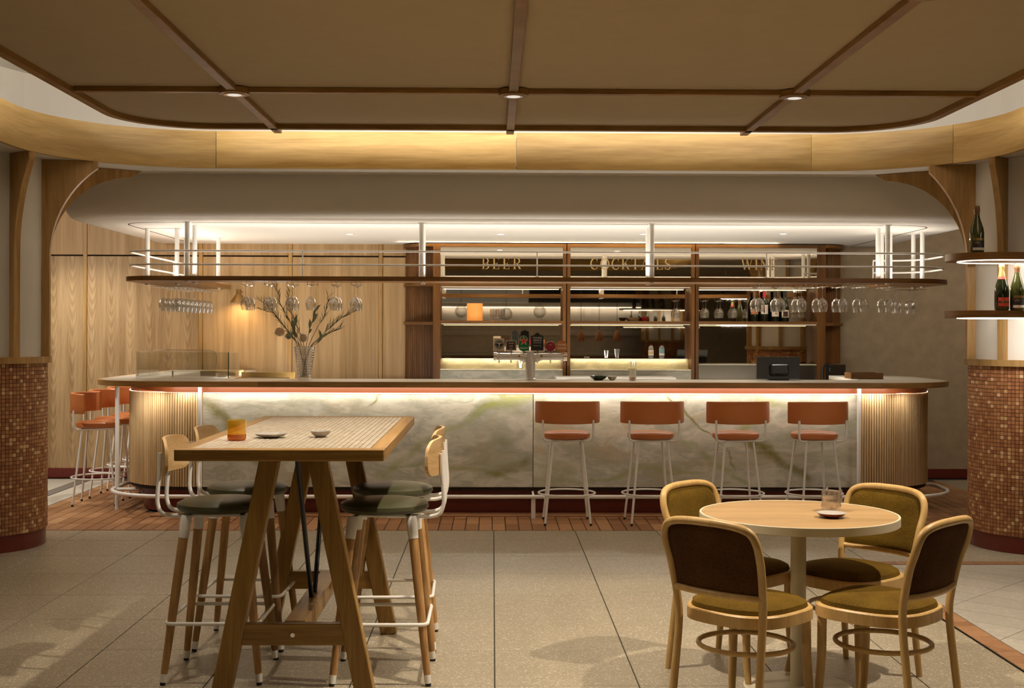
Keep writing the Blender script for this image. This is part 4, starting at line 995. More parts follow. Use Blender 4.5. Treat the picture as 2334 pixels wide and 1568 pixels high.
# ------------------------------------------------------------------ bottles and small things
def lathe_part(name, prof, mat, parent, n=28, **kw): return part(name, MB().lathe(prof, n, **kw), mat, parent)
def band(r, z0, z1, a0, a1, n=14):
    mb = MB(); vs = []; fs = []
    for i in range(n + 1):
        a = R(a0 + (a1 - a0) * i / n); vs += [(r * math.cos(a), r * math.sin(a), z0), (r * math.cos(a), r * math.sin(a), z1)]
    for i in range(n): fs.append((2 * i, 2 * i + 2, 2 * i + 3, 2 * i + 1))
    return mb.add(vs, fs)
def curved_text(name, body, size, mat, parent, r, z, a_deg=-90, ext=0.0003):
    """letters laid on the bottle wall"""
    p = text_mesh(name, body, size, mat, parent, (0, 0, z), ext=ext)
    me = p.data
    for v_ in me.vertices:
        a = R(a_deg) + v_.co.x / r; rr = r + 0.0004 + max(0, v_.co.z)
        v_.co = (rr * math.cos(a), v_.co.y, -rr * math.sin(a))
    me.update(); return p
def champagne(label, loc_, red, x_turn=0):
    b = thing('champagne_bottle', label, 'bottle', loc_, R(x_turn), 'sparkling wine bottles on the column shelves')
    lathe_part('glass_body', [(0, 0.004), (0.030, 0), (0.041, 0.003), (0.0445, 0.012), (0.0445, 0.125), (0.041, 0.155), (0.030, 0.190), (0.020, 0.222), (0.0155, 0.250), (0.0150, 0.292), (0, 0.292)], M['bottle'] if red else M['bottle_g'], b)
    if red:
        lathe_part('foil', [(0.0225, 0.216), (0.0205, 0.225), (0.0165, 0.250), (0.0158, 0.272), (0.0180, 0.276), (0.0180, 0.290), (0.014, 0.303), (0, 0.304)], M['goldfoil'], b)
        lathe_part('neck_band', [(0.0275, 0.200), (0.0225, 0.216), (0.0228, 0.2165), (0.0278, 0.2005)], M['paperr'], b)
        part('front_label', band(0.0449, 0.028, 0.084, -150, -40), M['paperr'], b)
        part('label_strip', band(0.0451, 0.048, 0.061, -145, -45), M['bottle_g'], b)
        curved_text('lettering', 'PIPER-HEIDSIECK', 0.0085, M['goldfoil'], b, 0.0452, 0.0545, -95)
    else:
        lathe_part('foil', [(0.0165, 0.244), (0.0162, 0.262), (0.0185, 0.268), (0.0180, 0.292), (0.0145, 0.303), (0, 0.304)], M['brownfoil'], b)
        part('front_label', band(0.0449, 0.036, 0.078, -158, -48), M['paperb'], b)
        part('gold_band', band(0.0449, 0.080, 0.096, -150, -48), M['brass'], b)
        part('white_band', band(0.0449, 0.018, 0.035, -158, -48), M['print_w'], b)
        curved_text('lettering', 'VES', 0.021, M['goldfoil'], b, 0.0451, 0.064, -122)
    return b
champagne('olive green sparkling wine bottle with brown foil alone on the upper column shelf', (3.086, 7.93, 1.976), False, 14)
champagne('dark bottle with red label and gold foil on the lower column shelf', (3.247, 7.93, 1.611), True, 10)
champagne('green bottle with black label beside the red labelled bottle, cut by the frame', (3.346, 7.93, 1.611), False, 10)

def wine(label, x, kind, i):
    b = thing('wine_bottle', label, 'bottle', (0.9 + x, 12.34, CZ(733) + 0.0005), 0, 'wine bottles on the right bay shelf')
    burg = kind == 3
    pr = [(0, 0.003), (0.034, 0), (0.0375, 0.004), (0.0375, 0.175), (0.034, 0.198), (0.020, 0.222), (0.0145, 0.238), (0.0138, 0.298), (0, 0.298)] if not burg else \
         [(0, 0.003), (0.034, 0), (0.038, 0.004), (0.038, 0.125), (0.033, 0.165), (0.022, 0.205), (0.0150, 0.235), (0.0138, 0.290), (0, 0.290)]
    lathe_part('glass_body', pr, M['bottle'], b)
    lathe_part('foil', [(0.0150, 0.240), (0.0146, 0.27), (0.0155, 0.285), (0.0155, 0.300), (0, 0.301)], [M['brownfoil'], M['redfoil'], M['black'], M['black']][kind], b)
    zl = [(0.072, 0.125), (0.075, 0.165), (0.050, 0.10), (0.040, 0.115)][kind]
    part('front_label', band(0.0386, zl[0], zl[1], -160, -30), [M['badge_o'], M['paperw'], M['paperw'], M['paperw']][kind], b)
    if kind == 1:
        part('label_figure', band(0.0389, 0.085, 0.135, -112, -94), M['badge_b'], b); part('label_mark', band(0.0391, 0.125, 0.145, -118, -92), M['paperr'], b)
    if kind == 2: part('label_mark', band(0.0389, 0.072, 0.086, -105, -72), M['badge_o'], b)
    if kind == 3: part('label_pattern', band(0.0389, 0.050, 0.100, -130, -60), M['badge_b'], b)
for i, (px, lab) in enumerate(((1728, 'leftmost wine bottle with copper label on the right bay shelf'), (1751, 'wine bottle with bright red capsule and cream label'), (1776, 'wine bottle with black capsule and small cream label'), (1799, 'slope shouldered wine bottle with patterned label, rightmost in its row'))):
    wine(lab, CX(px), i, i)
def gin(label, px, teal):
    b = thing('spirit_bottle', label, 'bottle', (0.9 + CX(px), 12.3 + YC + 0.25, CZ(819) + 0.0005), 0, 'spirit bottles on the stone ledge')
    lathe_part('glass_body', [(0, 0.002), (0.040, 0), (0.0445, 0.006), (0.0445, 0.105), (0.038, 0.128), (0.020, 0.146), (0.0150, 0.158), (0.0150, 0.190), (0.018, 0.192), (0.018, 0.204), (0.012, 0.205)], M['gin'], b)
    lathe_part('spirit', [(0, 0.005), (0.041, 0.006), (0.041, 0.085), (0, 0.085)], M['water'], b)
    lathe_part('cork', [(0, 0.196), (0.0125, 0.196), (0.0125, 0.205), (0.020, 0.206), (0.020, 0.226), (0, 0.228)], M['badge_o'], b)
    part('front_label', band(0.0449, 0.03, 0.082, -135, -45), M['paperw'], b)
    if teal: part('label_picture', band(0.0451, 0.050, 0.098, -130, -50), M['teal'], b)
    else: part('label_picture', band(0.0451, 0.042, 0.068, -122, -62), M['gold'], b)
gin('square shouldered clear gin bottle with gold label, left of the pair on the ledge', 1491, False)
gin('clear gin bottle with teal label, right of the pair on the ledge', 1516, True)
def tumbler(label, loc_, r=0.038, h=0.085, mat='glass', base=None, grp=None, nm='tumbler', taper=0.85):
    b = thing(nm, label, 'glass', loc_, 0, grp)
    lathe_part('glass_wall', [(0, 0.004), (r * taper * 0.9, 0.0), (r * taper, 0.004), (r, h), (r - 0.0025, h), (r * taper - 0.002, 0.010), (0, 0.010)], M[mat], b)
    if base: lathe_part('coloured_base', [(0, 0.006), (r * taper - 0.001, 0.006), (r * taper + 0.0005, h * 0.30), (0, h * 0.30)], M[base], b)
    return b
ZL = CZ(819) + 0.0005
tumbler('patterned short tumbler, left of two on the stone ledge', (0.9 + CX(1387), 12.3 + YC + 0.25, ZL), 0.046, 0.078, 'cut', 'amber')
tumbler('plain short tumbler, right of two on the stone ledge', (0.9 + CX(1412), 12.3 + YC + 0.25, ZL), 0.046, 0.092, 'cut')
tumbler('greenish tumbler on the lower stone step under the ledge, middle bay', (0.9 + CX(1447), 12.3 + YC + 0.10, CZ(843) + 0.0005), 0.038, 0.075, 'guard')
tumbler('greenish tumbler on the lower stone step behind the beer taps', (0.9 + CX(1187), 12.3 + YC + 0.10, CZ(843) + 0.0005), 0.046, 0.085, 'guard')
# left bay shelf
ZS = CZ(733) + 0.0005
lamp = thing('amber_jar', 'glowing frosted amber cylinder jar on the left bay shelf', 'jar', (0.9 + CX(1081.5), 12.34, ZS))
lathe_part('jar_wall', [(0, 0.0), (0.074, 0.0), (0.078, 0.005), (0.078, 0.170), (0.075, 0.170), (0.072, 0.012), (0, 0.012)], M['frost'], lamp)
for px, nm in ((1125, 'left'), (1143, 'right')):
    b = thing('footed_goblet', 'short footed glass goblet, %s of the pair beside the amber jar' % nm, 'glass', (0.9 + CX(px), 12.34, ZS), 0, 'pair of footed goblets')
    lathe_part('bowl', [(0, 0.030), (0.018, 0.032), (0.034, 0.048), (0.037, 0.115), (0.035, 0.115), (0.032, 0.050), (0, 0.038)], M['glass'], b)
    lathe_part('foot', [(0, 0), (0.028, 0.0), (0.026, 0.004), (0.006, 0.008), (0.006, 0.032), (0, 0.032)], M['glass'], b)
def bowl(label, loc_, r, h, mat, inner=None, flute=None, cat='bowl', sx=1.0, nm='bowl'):
    b = thing(nm, label, cat, loc_)
    pr = [(0, 0.0), (r * 0.45, 0.0), (r * 0.5, 0.003), (r * 0.8, h * 0.45), (r, h)]
    part('outer_wall', MB().lathe(pr, 40, sx=sx, flute=flute), M[mat], b)
    pi = [(r, h), (r - 0.003, h - 0.001), (r * 0.78, h * 0.5), (r * 0.45, 0.006), (0, 0.005)]
    part('inside', MB().lathe(pi, 40, sx=sx, flute=flute), M[inner or mat], b)
    return b
bowl('cream bowl in the middle of three on the cocktail bay shelf', (0.9 + CX(1447), 12.34, ZS), 0.066, 0.036, 'creambowl')
bowl('small red bowl beside the cream bowl on the shelf', (0.9 + CX(1474), 12.36, ZS), 0.042, 0.040, 'redfoil', 'badge_m')
bowl('small dark brown bowl half behind the cream bowl', (0.9 + CX(1424), 12.39, ZS), 0.036, 0.034, 'badge_b')

# things on the bar top (z 1.078)
ZT = 1.0785
bowl('wide dark green bowl on the bar top', (0.853, 10.06, ZT), 0.074, 0.036, 'greenbowl')
bowl('small pale bowl beside the dark green bowl on the bar', (0.963, 10.06, ZT), 0.040, 0.030, 'ceramic')
tumbler('slim glass with amber foot standing on the bar top', (1.118, 9.98, ZT), 0.034, 0.095, 'cut', 'amber_d', taper=0.8)

# POS monitor
mo = thing('point_of_sale_monitor', 'black monitor seen from behind on the bar top', 'monitor', (2.335, 10.16, ZT), R(2))
part('shell', MB().bar((0, 0.0, 0.012), (0, 0.045, 0.192), 0.35, 0.022, 0.008, up=(1, 0, 0)) if False else MB().add(
    [(-0.185, 0.0, 0.01), (0.170, 0.0, 0.01), (0.185, 0.05, 0.185), (-0.170, 0.05, 0.185), (-0.185, 0.03, 0.005), (0.170, 0.03, 0.005), (0.185, 0.075, 0.182), (-0.170, 0.075, 0.182)],
    [(0, 1, 2, 3), (7, 6, 5, 4), (0, 4, 5, 1), (1, 5, 6, 2), (2, 6, 7, 3), (3, 7, 4, 0)]), M['screen'], mo, smooth=False)
part('top_bezel', MB().box((0.0075, 0.060, 0.1865), (0.355, 0.030, 0.004), 0.001), M['steel'], mo, smooth=False)
part('rear_hump', MB().box((0.005, 0.0, 0.085), (0.15, 0.035, 0.09), 0.012, Matrix.Rotation(R(-15), 3, 'X')), M['screen'], mo)
part('stand', MB().box((0, 0.03, 0.006), (0.16, 0.11, 0.011), 0.004).box((0, 0.035, 0.03), (0.07, 0.03, 0.05), 0.005), M['screen'], mo)
for x in (-0.045, 0.035):
    part('vent', MB().box((x, -0.020, 0.052), (0.022, 0.004, 0.003)).box((x, -0.022, 0.044), (0.022, 0.004, 0.003)), M['steel'], mo, smooth=False, kind='stuff')
tb = thing('wooden_tray', 'low walnut box tray on the right end of the bar top', 'tray', (3.13, 10.50, ZT))
part('tray_base', MB().box((0, 0, 0.006), (0.27, 0.20, 0.011), 0.002), M['walnut'], tb, smooth=False)
for nm, c_, d_ in (('side', (0, -0.095, 0.032), (0.27, 0.012, 0.040)), ('side', (0, 0.095, 0.032), (0.27, 0.012, 0.040)), ('end', (-0.129, 0, 0.032), (0.012, 0.177, 0.040)), ('end', (0.129, 0, 0.032), (0.012, 0.177, 0.040))):
    part(nm, MB().box(c_, d_, 0.002), M['walnut'], tb, smooth=False)
# rear service bench with tap
be = thing('service_bench', 'steel topped work bench in front of the mirrored cabinet', 'bench', (0.9, 11.95, 0))
part('bench_top', MB().box((0.0, 0.0, 0.915), (3.9, 0.42, 0.03), 0.003), M['steel'], be, smooth=False)
part('bench_body', MB().box((0.0, 0.03, 0.45), (3.86, 0.34, 0.89)), M['walnut'], be, smooth=False)
ic = thing('ice_well_lid', 'long white metal lid behind the bar top, middle bay', 'lid', (0.80, 11.93, 0.931))
part('lid_plate', MB().box((0.365, 0, 0.055), (1.14, 0.34, 0.11), 0.01), M['white'], ic)
part('lid_handle', MB().box((0.365, -0.18, 0.085), (0.9, 0.012, 0.010), 0.003), M['chrome'], ic)
ft = thing('gooseneck_tap', 'dark gooseneck tap in front of the steel splashback', 'tap', (3.17, 11.95, 0.931))
part('neck', MB().tube([(0, 0, 0), (0, 0, 0.19)] + [(0.0 + 0.035 - 0.035 * math.cos(R(a)), -0.0, 0.19 + 0.035 * math.sin(R(a))) for a in range(15, 181, 15)] + [(0.07, 0, 0.16)], 0.011, 10), M['blackm'], ft)
part('base', MB().lathe([(0, 0), (0.024, 0), (0.022, 0.02), (0.012, 0.03), (0, 0.03)], 18), M['blackm'], ft)
part('lever', MB().tube([(0, -0.01, 0.05), (-0.045, -0.02, 0.075)], 0.005, 6), M['blackm'], ft)

# beer tap font
bt = thing('beer_font', 'chrome T-shaped beer font with six tap badges behind the bar top', 'beer tap', (0.306, 10.18, ZT))
part('pillar', MB().lathe([(0, 0), (0.044, 0), (0.044, 0.006), (0.039, 0.012), (0.039, 0.140), (0.036, 0.160), (0.028, 0.180), (0.028, 0.216), (0.032, 0.220), (0.032, 0.228), (0, 0.228)], 28, (0, -0.018, 0)), M['frosted'], bt)
zt = 0.186
part('crossbar', MB().tube([(-0.275, 0.0, zt), (-0.10, 0, zt), (-0.04, 0, zt - 0.012), (0.04, 0, zt - 0.012), (0.10, 0, zt), (0.275, 0, zt)], [0.029, 0.029, 0.036, 0.036, 0.029, 0.029], 20), M['frosted'], bt)
for x in (-0.285, 0.285): part('end_cap', MB().tube([(x - 0.014, 0, zt), (x + 0.014, 0, zt)], 0.033, 20), M['chrome'], bt)
for x in (-0.09, 0.09): part('bolt', MB().tube([(x, -0.027, zt + 0.004), (x, -0.036, zt + 0.004)], 0.009, 12), M['brass'], bt)
xs_b = [-0.253, -0.157, -0.054, 0.0565, 0.163, 0.256]
for i, x in enumerate(xs_b):
    part('tap_spout', MB().tube([(x, -0.02, zt - 0.01), (x, -0.035, zt - 0.03), (x, -0.035, zt - 0.05)], 0.006, 8), M['chrome'], bt)
    part('tap_stem', MB().tube([(x, 0, zt + 0.02), (x, -0.004, zt + 0.055)], 0.007, 8), M['chrome'], bt)
zb = zt + 0.048; yb = -0.014
def badge(nm, mb, mat, x, z, label): 
    o = part('tap_badge', mb, mat, bt, label=label, smooth=False, loc=(x, yb, z)); return o
def disc(r, y0, y1, n=32, cz=0.0): return [(r * math.cos(2 * PI * i / n), cz + r * math.sin(2 * PI * i / n)) for i in range(n)]
b1 = badge('a', MB().prism([(-.046, 0), (.042, 0), (.042, .106), (-.046, .106)], 0, 0.012, 'y'), M['beige'], xs_b[0], zb - 0.006, 'square beige badge with a black disc')
part('badge_disc', MB().prism(disc(0.037, 0, 0, cz=0.056), -0.001, 0.001, 'y'), M['black'], b1, smooth=False)
part('badge_emblem', MB().box((0, -0.002, 0.048), (0.009, 0.002, 0.030)).prism([(0.020 * math.cos(R(a)), 0.062 + 0.011 * math.sin(R(a))) for a in range(0, 181, 15)], -0.003, -0.001, 'y'), M['beige'], b1, smooth=False)
mb = MB()
for k in range(26):
    a = 2 * PI * k / 26
    if k in (0, 13): continue
    mb.box((0.0295 * math.cos(a), -0.002, 0.056 + 0.0295 * math.sin(a)), (0.0042, 0.002, 0.0052), rot=Matrix.Rotation(-(a - PI / 2), 3, 'Y'))
part('badge_ring_marks', mb, M['print_w'], b1, smooth=False, kind='stuff')
b2 = badge('b', MB().prism([(-.044, 0), (.044, 0), (.044, .084), (-.044, .084)], 0, 0.012, 'y'), M['badge_b'], xs_b[1], zb, 'square dark brown badge with a fine border')
fr_ = MB()
for s_, t_ in ((0.036, 0.0015), (0.0425, 0.0025)):
    fr_.box((0, -0.001, 0.042 + s_ * 0.95), (2 * s_, 0.002, t_)).box((0, -0.001, 0.042 - s_ * 0.95), (2 * s_, 0.002, t_)).box((-s_, -0.001, 0.042), (t_, 0.002, 2 * s_ * .95)).box((s_, -0.001, 0.042), (t_, 0.002, 2 * s_ * .95))
part('badge_border', fr_, M['paperw'], b2, smooth=False, kind='stuff')
text_mesh('badge_text', 'HOUSE', 0.013, M['print_w'], b2, (0, -0.001, 0.060)); text_mesh('badge_text', 'PALE', 0.013, M['print_w'], b2, (0, -0.001, 0.037)); text_mesh('badge_text', 'LAGER', 0.009, M['print_w'], b2, (0, -0.001, 0.018))
drop = [(0.043 * math.cos(R(a)) , 0.040 + 0.040 * math.sin(R(a))) for a in range(170, 371, 10)] + [(0.030, 0.100)] + [(0.030 * math.cos(R(a)), 0.100 + 0.028 * math.sin(R(a))) for a in range(10, 171, 16)] + [(-0.030, 0.100)]
badge('cb', MB().prism([(-.034, .0), (.036, .0), (.034, .155), (.0, .168), (-.032, .155)], 0.013, 0.026, 'y'), M['black'], xs_b[2] + 0.008, zb, 'tall black back plate behind the green badge')
b3 = badge('c', MB().prism(drop, 0, 0.012, 'y'), M['print_g'], xs_b[2], zb - 0.006, 'drop shaped green badge with a red star')
def star(r, cz): return [((r if k % 2 == 0 else r * 0.40) * math.sin(PI * k / 5), cz + (r if k % 2 == 0 else r * 0.40) * math.cos(PI * k / 5)) for k in range(10)]
part('badge_rim', MB().tube([(0.030 * math.cos(R(a)), -0.001, 0.100 + 0.028 * math.sin(R(a))) for a in range(-10, 191, 20)], 0.0014, 6), M['print_w'], b3)
part('star_outline', MB().prism(star(0.039, 0.085), -0.0012, 0.0, 'y'), M['print_w'], b3, smooth=False)
part('star', MB().prism(star(0.032, 0.085), -0.0026, -0.0012, 'y'), M['print_r'], b3, smooth=False)
text_mesh('badge_text', 'Heineken', 0.020, M['print_w'], b3, (0, -0.002, 0.028), xs=0.88)
arch = [(-.052, 0), (.052, 0), (.052, .115), (.034, .126), (.020, .130)] + [(0.018 * math.cos(R(a)), 0.132 + 0.014 * math.sin(R(a))) for a in range(0, 181, 20)] + [(-.020, .130), (-.034, .126), (-.052, .115)]
b4 = badge('d', MB().prism(arch, 0, 0.012, 'y'), M['black'], xs_b[3], zb, 'arched black badge with stacked white words')
text_mesh('badge_text', 'YOUNG', 0.021, M['print_w'], b4, (0, -0.001, 0.104)); text_mesh('badge_text', 'HENRYS', 0.019, M['print_w'], b4, (0, -0.001, 0.083))
text_mesh('badge_text', 'NEWTOWNER', 0.0095, M['print_w'], b4, (0, -0.001, 0.064)); text_mesh('badge_text', 'NEWTOWN PALE', 0.0080, M['print_w'], b4, (0, -0.001, 0.040))
b5 = badge('e', MB().prism(disc(0.042, 0, 0, cz=0.040), 0, 0.012, 'y'), M['badge_m'], xs_b[4], zb - 0.006, 'round maroon badge with a silver rim')
part('badge_rim', MB().tube([(0.0415 * math.cos(R(a)), -0.0005, 0.040 + 0.0415 * math.sin(R(a))) for a in range(0, 360, 12)], 0.0012, 6, closed=True), M['chrome'], b5)
text_mesh('badge_text', 'old', 0.020, M['gold'], b5, (0, -0.001, 0.054)); text_mesh('badge_text', 'CROWN', 0.011, M['redfoil'], b5, (0, -0.001, 0.037)); text_mesh('badge_text', 'DARK ALE', 0.009, M['redfoil'], b5, (0, -0.001, 0.025))
b6 = badge('f', MB().prism(disc(0.049, 0, 0, cz=0.046), 0, 0.012, 'y'), M['badge_o'], xs_b[5], zb - 0.012, 'round copper badge with white words')
text_mesh('badge_text', 'STONE', 0.020, M['print_w'], b6, (0, -0.001, 0.060)); text_mesh('badge_text', '&', 0.012, M['black'], b6, (0, -0.001, 0.047)); text_mesh('badge_text', 'WOOD', 0.021, M['print_w'], b6, (0, -0.001, 0.032))

# glass guard round the cold counter
gg = thing('glass_guard', 'low curved glass guard standing on the left end of the bar top', 'glass screen', (-2.55, 10.7, ZT))
def GL(x, y): return (x + 2.55, y - 10.7)
gpth = [GL(-2.97, 11.15)] + [GL(*p) for p in arc(-2.97 + 0.20, 10.28 + 0.20, 0.20, 180, 270, 10)] + [GL(-2.165, 10.28)]
part('curved_pane', MB().strip(gpth, 0.0, 0.008, 0.0, 0.212), M['guard'], gg)
part('curved_pane_edge', MB().tube([(*p, 0.2125) for p in gpth], 0.0022, 6), M['guard'], gg)
part('end_edge', MB().box((*GL(-2.165, 10.283), 0.106), (0.006, 0.009, 0.212)), M['guardedge'], gg, smooth=False)
part('end_pane', MB().strip([GL(-2.160, 10.29), GL(-2.160, 10.68)], -0.004, 0.004, 0.0, 0.205), M['guard'], gg, smooth=False)
bpn = [(-2.96, 0.0), (-2.37, 0.0), (-2.37, 0.17)] + [(-2.42 + 0.05 * math.cos(R(a)), 0.17 + 0.05 * math.sin(R(a))) for a in range(15, 91, 15)] + [(-2.96, 0.22)]
part('rear_pane', MB().prism([(x + 2.55, z) for x, z in bpn], 0.06, 0.068, 'y'), M['guard'], gg, smooth=False)
part('rear_pane_edge', MB().tube([(-2.90 + 2.55, 0.064, 0.2215), (-2.42 + 2.55, 0.064, 0.2215)] + [(-2.42 + 0.05 * math.cos(R(a)) + 2.55, 0.064, 0.17 + 0.05 * math.sin(R(a))) for a in range(75, -1, -15)] + [(-2.37 + 2.55, 0.064, 0.10)], 0.003, 6), M['chrome'], gg)
part('joint_clip', MB().box((*GL(-2.62, 10.284), 0.03), (0.006, 0.014, 0.06)), M['chrome'], gg, smooth=False)
wb = thing('chopping_board', 'small timber board lying inside the glass guard', 'board', (-2.36, 10.95, 1.0785), R(0))
part('board', MB().box((0, 0, 0.022), (0.30, 0.36, 0.044), 0.004), M['ash'], wb)
gs = thing('glass_plate_stack', 'stack of small clear glass plates inside the glass guard', 'plates', (-2.27, 10.50, 1.0785))
for k in range(4): lathe_part('plate', [(0, 0.0), (0.03, 0), (0.05, 0.006), (0.05, 0.008), (0.03, 0.003), (0, 0.003)], M['glass'], gs).location = (0, 0, 0.0008 + 0.0085 * k)
ub = thing('timber_upstand', 'low timber upstand behind the bar top between guard and vase', 'upstand', (-2.00, 10.9, 0))
part('panel', MB().box((0.05, 0, 0.555), (0.46, 0.03, 1.11), 0.003), M['timber'], ub, smooth=False)
part('steel_tray', MB().box((0.05, -0.25, 1.058), (0.40, 0.30, 0.02), 0.004), M['steel'], ub)
part('tray_support', MB().box((0.05, -0.25, 0.52), (0.38, 0.28, 1.04)), M['walnut'], ub, smooth=False)

# wall sconce
sc_ = thing('wall_sconce', 'small brass cone sconce glowing on the timber wall behind the shelf', 'wall lamp', (-2.50, 12.34, 1.745))
part('cone_shade', MB().lathe([(0.022, 0.085), (0.030, 0.080), (0.085, 0.0), (0.083, 0.0), (0.028, 0.076), (0.0, 0.080)], 28), M['brass'], sc_)
part('neck', MB().tube([(0, 0, 0.08), (0, 0, 0.13)], 0.024, 16), M['brass'], sc_)
part('arm', MB().tube([(0, 0, 0.11), (0, 0.16, 0.11)], 0.008, 8), M['brass'], sc_)
part('bulb', MB().lathe([(0, 0.02), (0.018, 0.03), (0.022, 0.045), (0.012, 0.065), (0, 0.068)], 14), M['bulb'], sc_)
spot('sconce_light', (-2.50, 12.34, 1.762), (0, 0.35, -1), 6.0, 150, 0.8, GOLD, 0.02)

# vase with branches
va = thing('flower_vase', 'ribbed clear glass vase on the bar top holding banksia and leafy branches', 'vase', (-1.513, 10.08, ZT))
pr = []
nrib = 13
for i in range(nrib * 6 + 1):
    z = 0.012 + 0.255 * i / (nrib * 6); base = 0.050 + 0.034 * (i / (nrib * 6)); pr.append((base + 0.004 * abs(math.sin(PI * i / 6)), z))
pr = [(0, 0.0), (0.050, 0.0), (0.054, 0.006)] + pr + [(0.080, 0.267), (0.078, 0.25), (0.047, 0.016), (0, 0.014)]
part('glass_wall', MB().lathe(pr, 36), thin_glass('vase_glass', (0.95, 0.94, 0.92), 0.10, 0.04, 0.06, power=1.6), va)
lathe_part('water', [(0, 0.016), (0.045, 0.017), (0.060, 0.13), (0, 0.13)], M['water'], va)
rv_ = random.Random(11)
def branch(pts, nleaf, ll, leafm, wleaf=0.0021, first=0.35):
    P = [Vector(p) for p in pts]; cur = []
    for i in range(len(P) - 1):
        for t in range(5): cur.append(P[i].lerp(P[i + 1], t / 5))
    cur.append(P[-1])
    for i in range(2, len(cur) - 2): cur[i] = (cur[i - 1] + cur[i] * 2 + cur[i + 1]) / 4 + Vector((rv_.uniform(-1, 1), rv_.uniform(-1, 1), rv_.uniform(-1, 1))) * 0.002
    n = len(cur)
    st_ = part('stem', MB().tube(cur, [0.0030 - 0.0020 * i / n for i in range(n)], 5), M['twig'], va)
    lf = MB()
    for k in range(nleaf):
        f = first + (1 - first) * k / max(1, nleaf - 1); i = min(n - 2, int(f * (n - 1))); p = cur[i].lerp(cur[i + 1], f * (n - 1) - i if i < n - 2 else 0.9)
        d = (cur[i + 1] - cur[i]).normalized(); a = rv_.uniform(0, 2 * PI)
        side = Vector((math.cos(a), 0.5 * math.sin(a), rv_.uniform(-0.3, 0.5))); dr = (d * 1.1 + side * 0.75).normalized(); L_n = ll * rv_.uniform(0.65, 1.25)
        w1 = dr.cross(Vector((0, 1, 0.2))).normalized() * wleaf; m_ = p + dr * L_n * 0.5 + Vector((0, 0, 0.006)); tip = p + dr * L_n + Vector((0, 0, rv_.uniform(-0.01, 0.01)))
        q = p + dr * L_n * 0.2
        up_ = Vector((0, -0.0012, 0))
        vs = [p, q + w1 * 0.8, m_ + w1, tip, m_ - w1, q - w1 * 0.8, m_ + up_]
        lf.add(vs, [(0, 1, 6), (1, 2, 6), (2, 3, 6), (3, 4, 6), (4, 5, 6), (5, 0, 6)])
    part('leaves', lf, leafm, st_, kind='stuff', smooth=False, fix=False)
    return cur
# (x, y, z) relative to the vase; z 0.27 is the rim
B0 = [(0.02, 0, 0.02), (-0.01, 0, 0.15)]
branch(B0 + [(-0.05, 0, 0.27), (-0.16, 0.02, 0.42), (-0.27, 0.02, 0.56), (-0.35, 0.02, 0.63)], 34, 0.075, M['leaf'])
branch([(0.01, 0.01, 0.02), (-0.02, .02, 0.27), (-0.12, 0.03, 0.46), (-0.20, 0.03, 0.60), (-0.23, 0.02, 0.74)], 34, 0.070, M['leaf'])
branch([(0.0, -0.01, 0.02), (-0.03, -.02, 0.27), (-0.14, -0.04, 0.40), (-0.24, -0.05, 0.53), (-0.33, -0.05, 0.56)], 28, 0.065, M['leaf'])
branch([(0.02, 0.02, 0.02), (-0.01, .02, 0.30), (-0.07, 0.0, 0.45), (-0.13, 0.0, 0.60), (-0.12, 0.0, 0.70)], 26, 0.070, M['leaf'])
branch([(-0.02, 0, 0.02), (0.03, 0, 0.27), (0.10, 0.02, 0.42), (0.16, 0.02, 0.52), (0.19, 0.02, 0.66)], 26, 0.070, M['leaf'], first=0.55)
branch([(-0.02, 0.01, 0.02), (0.04, 0.01, 0.27), (0.16, -0.02, 0.37), (0.26, -0.03, 0.47), (0.38, -0.02, 0.54)], 34, 0.080, M['leaf'], first=0.5)
branch([(-0.03, -0.01, 0.02), (0.05, -.01, 0.27), (0.17, 0.03, 0.36), (0.28, 0.04, 0.41)], 18, 0.075, M['leaf'], first=0.6)
branch([(-0.01, 0.0, 0.02), (0.02, -.03, 0.30), (0.06, -0.04, 0.44), (0.09, -0.04, 0.55)], 8, 0.07, M['leafp'], 0.010, first=0.5)
branch([(0.0, 0.0, 0.02), (-0.03, -.03, 0.27), (-0.07, -0.05, 0.36), (-0.08, -0.05, 0.44)], 7, 0.085, M['leafp'], 0.012, first=0.55)
branch([(0.0, 0.0, 0.02), (0.05, -.03, 0.26), (0.12, -0.05, 0.30), (0.15, -0.05, 0.34)], 6, 0.08, M['leafp'], 0.011, first=0.6)
def flower(c, d, r, h, mat, nm):
    fl_ = part(nm, MB().lathe([(0, 0), (r * 0.6, h * 0.08), (r, h * 0.4), (r * 0.9, h * 0.75), (r * 0.45, h * 0.97), (0, h)], 20), mat, va)
    fl_.location = c; fl_.rotation_euler = Vector(d).to_track_quat('Z', 'Y').to_euler()
    mb = MB()
    for k in range(60):
        a = rv_.uniform(0, 2 * PI); zz = rv_.uniform(0.1, 0.9) * h; rr = r * (1.0 - abs(zz / h - 0.45)) * 0.98
        p = Vector((rr * math.cos(a), rr * math.sin(a), zz)); q = p + Vector((math.cos(a) * 0.012, math.sin(a) * 0.012, 0.012))
        mb.tube([p, q], [0.002, 0.0006], 4)
    part('bracts', mb, mat, fl_, kind='stuff', smooth=False, fix=False)
flower((-0.155, -0.05, 0.365), (-1, -0.2, 0.45), 0.034, 0.075, M['petal'], 'protea_head')
flower((-0.002, -0.07, 0.30), (0.1, -0.3, 1), 0.028, 0.070, M['pod'], 'banksia_head')
flower((-0.10, -0.03, 0.335), (-0.8, -0.3, 0.5), 0.022, 0.05, M['leafp'], 'green_bud')

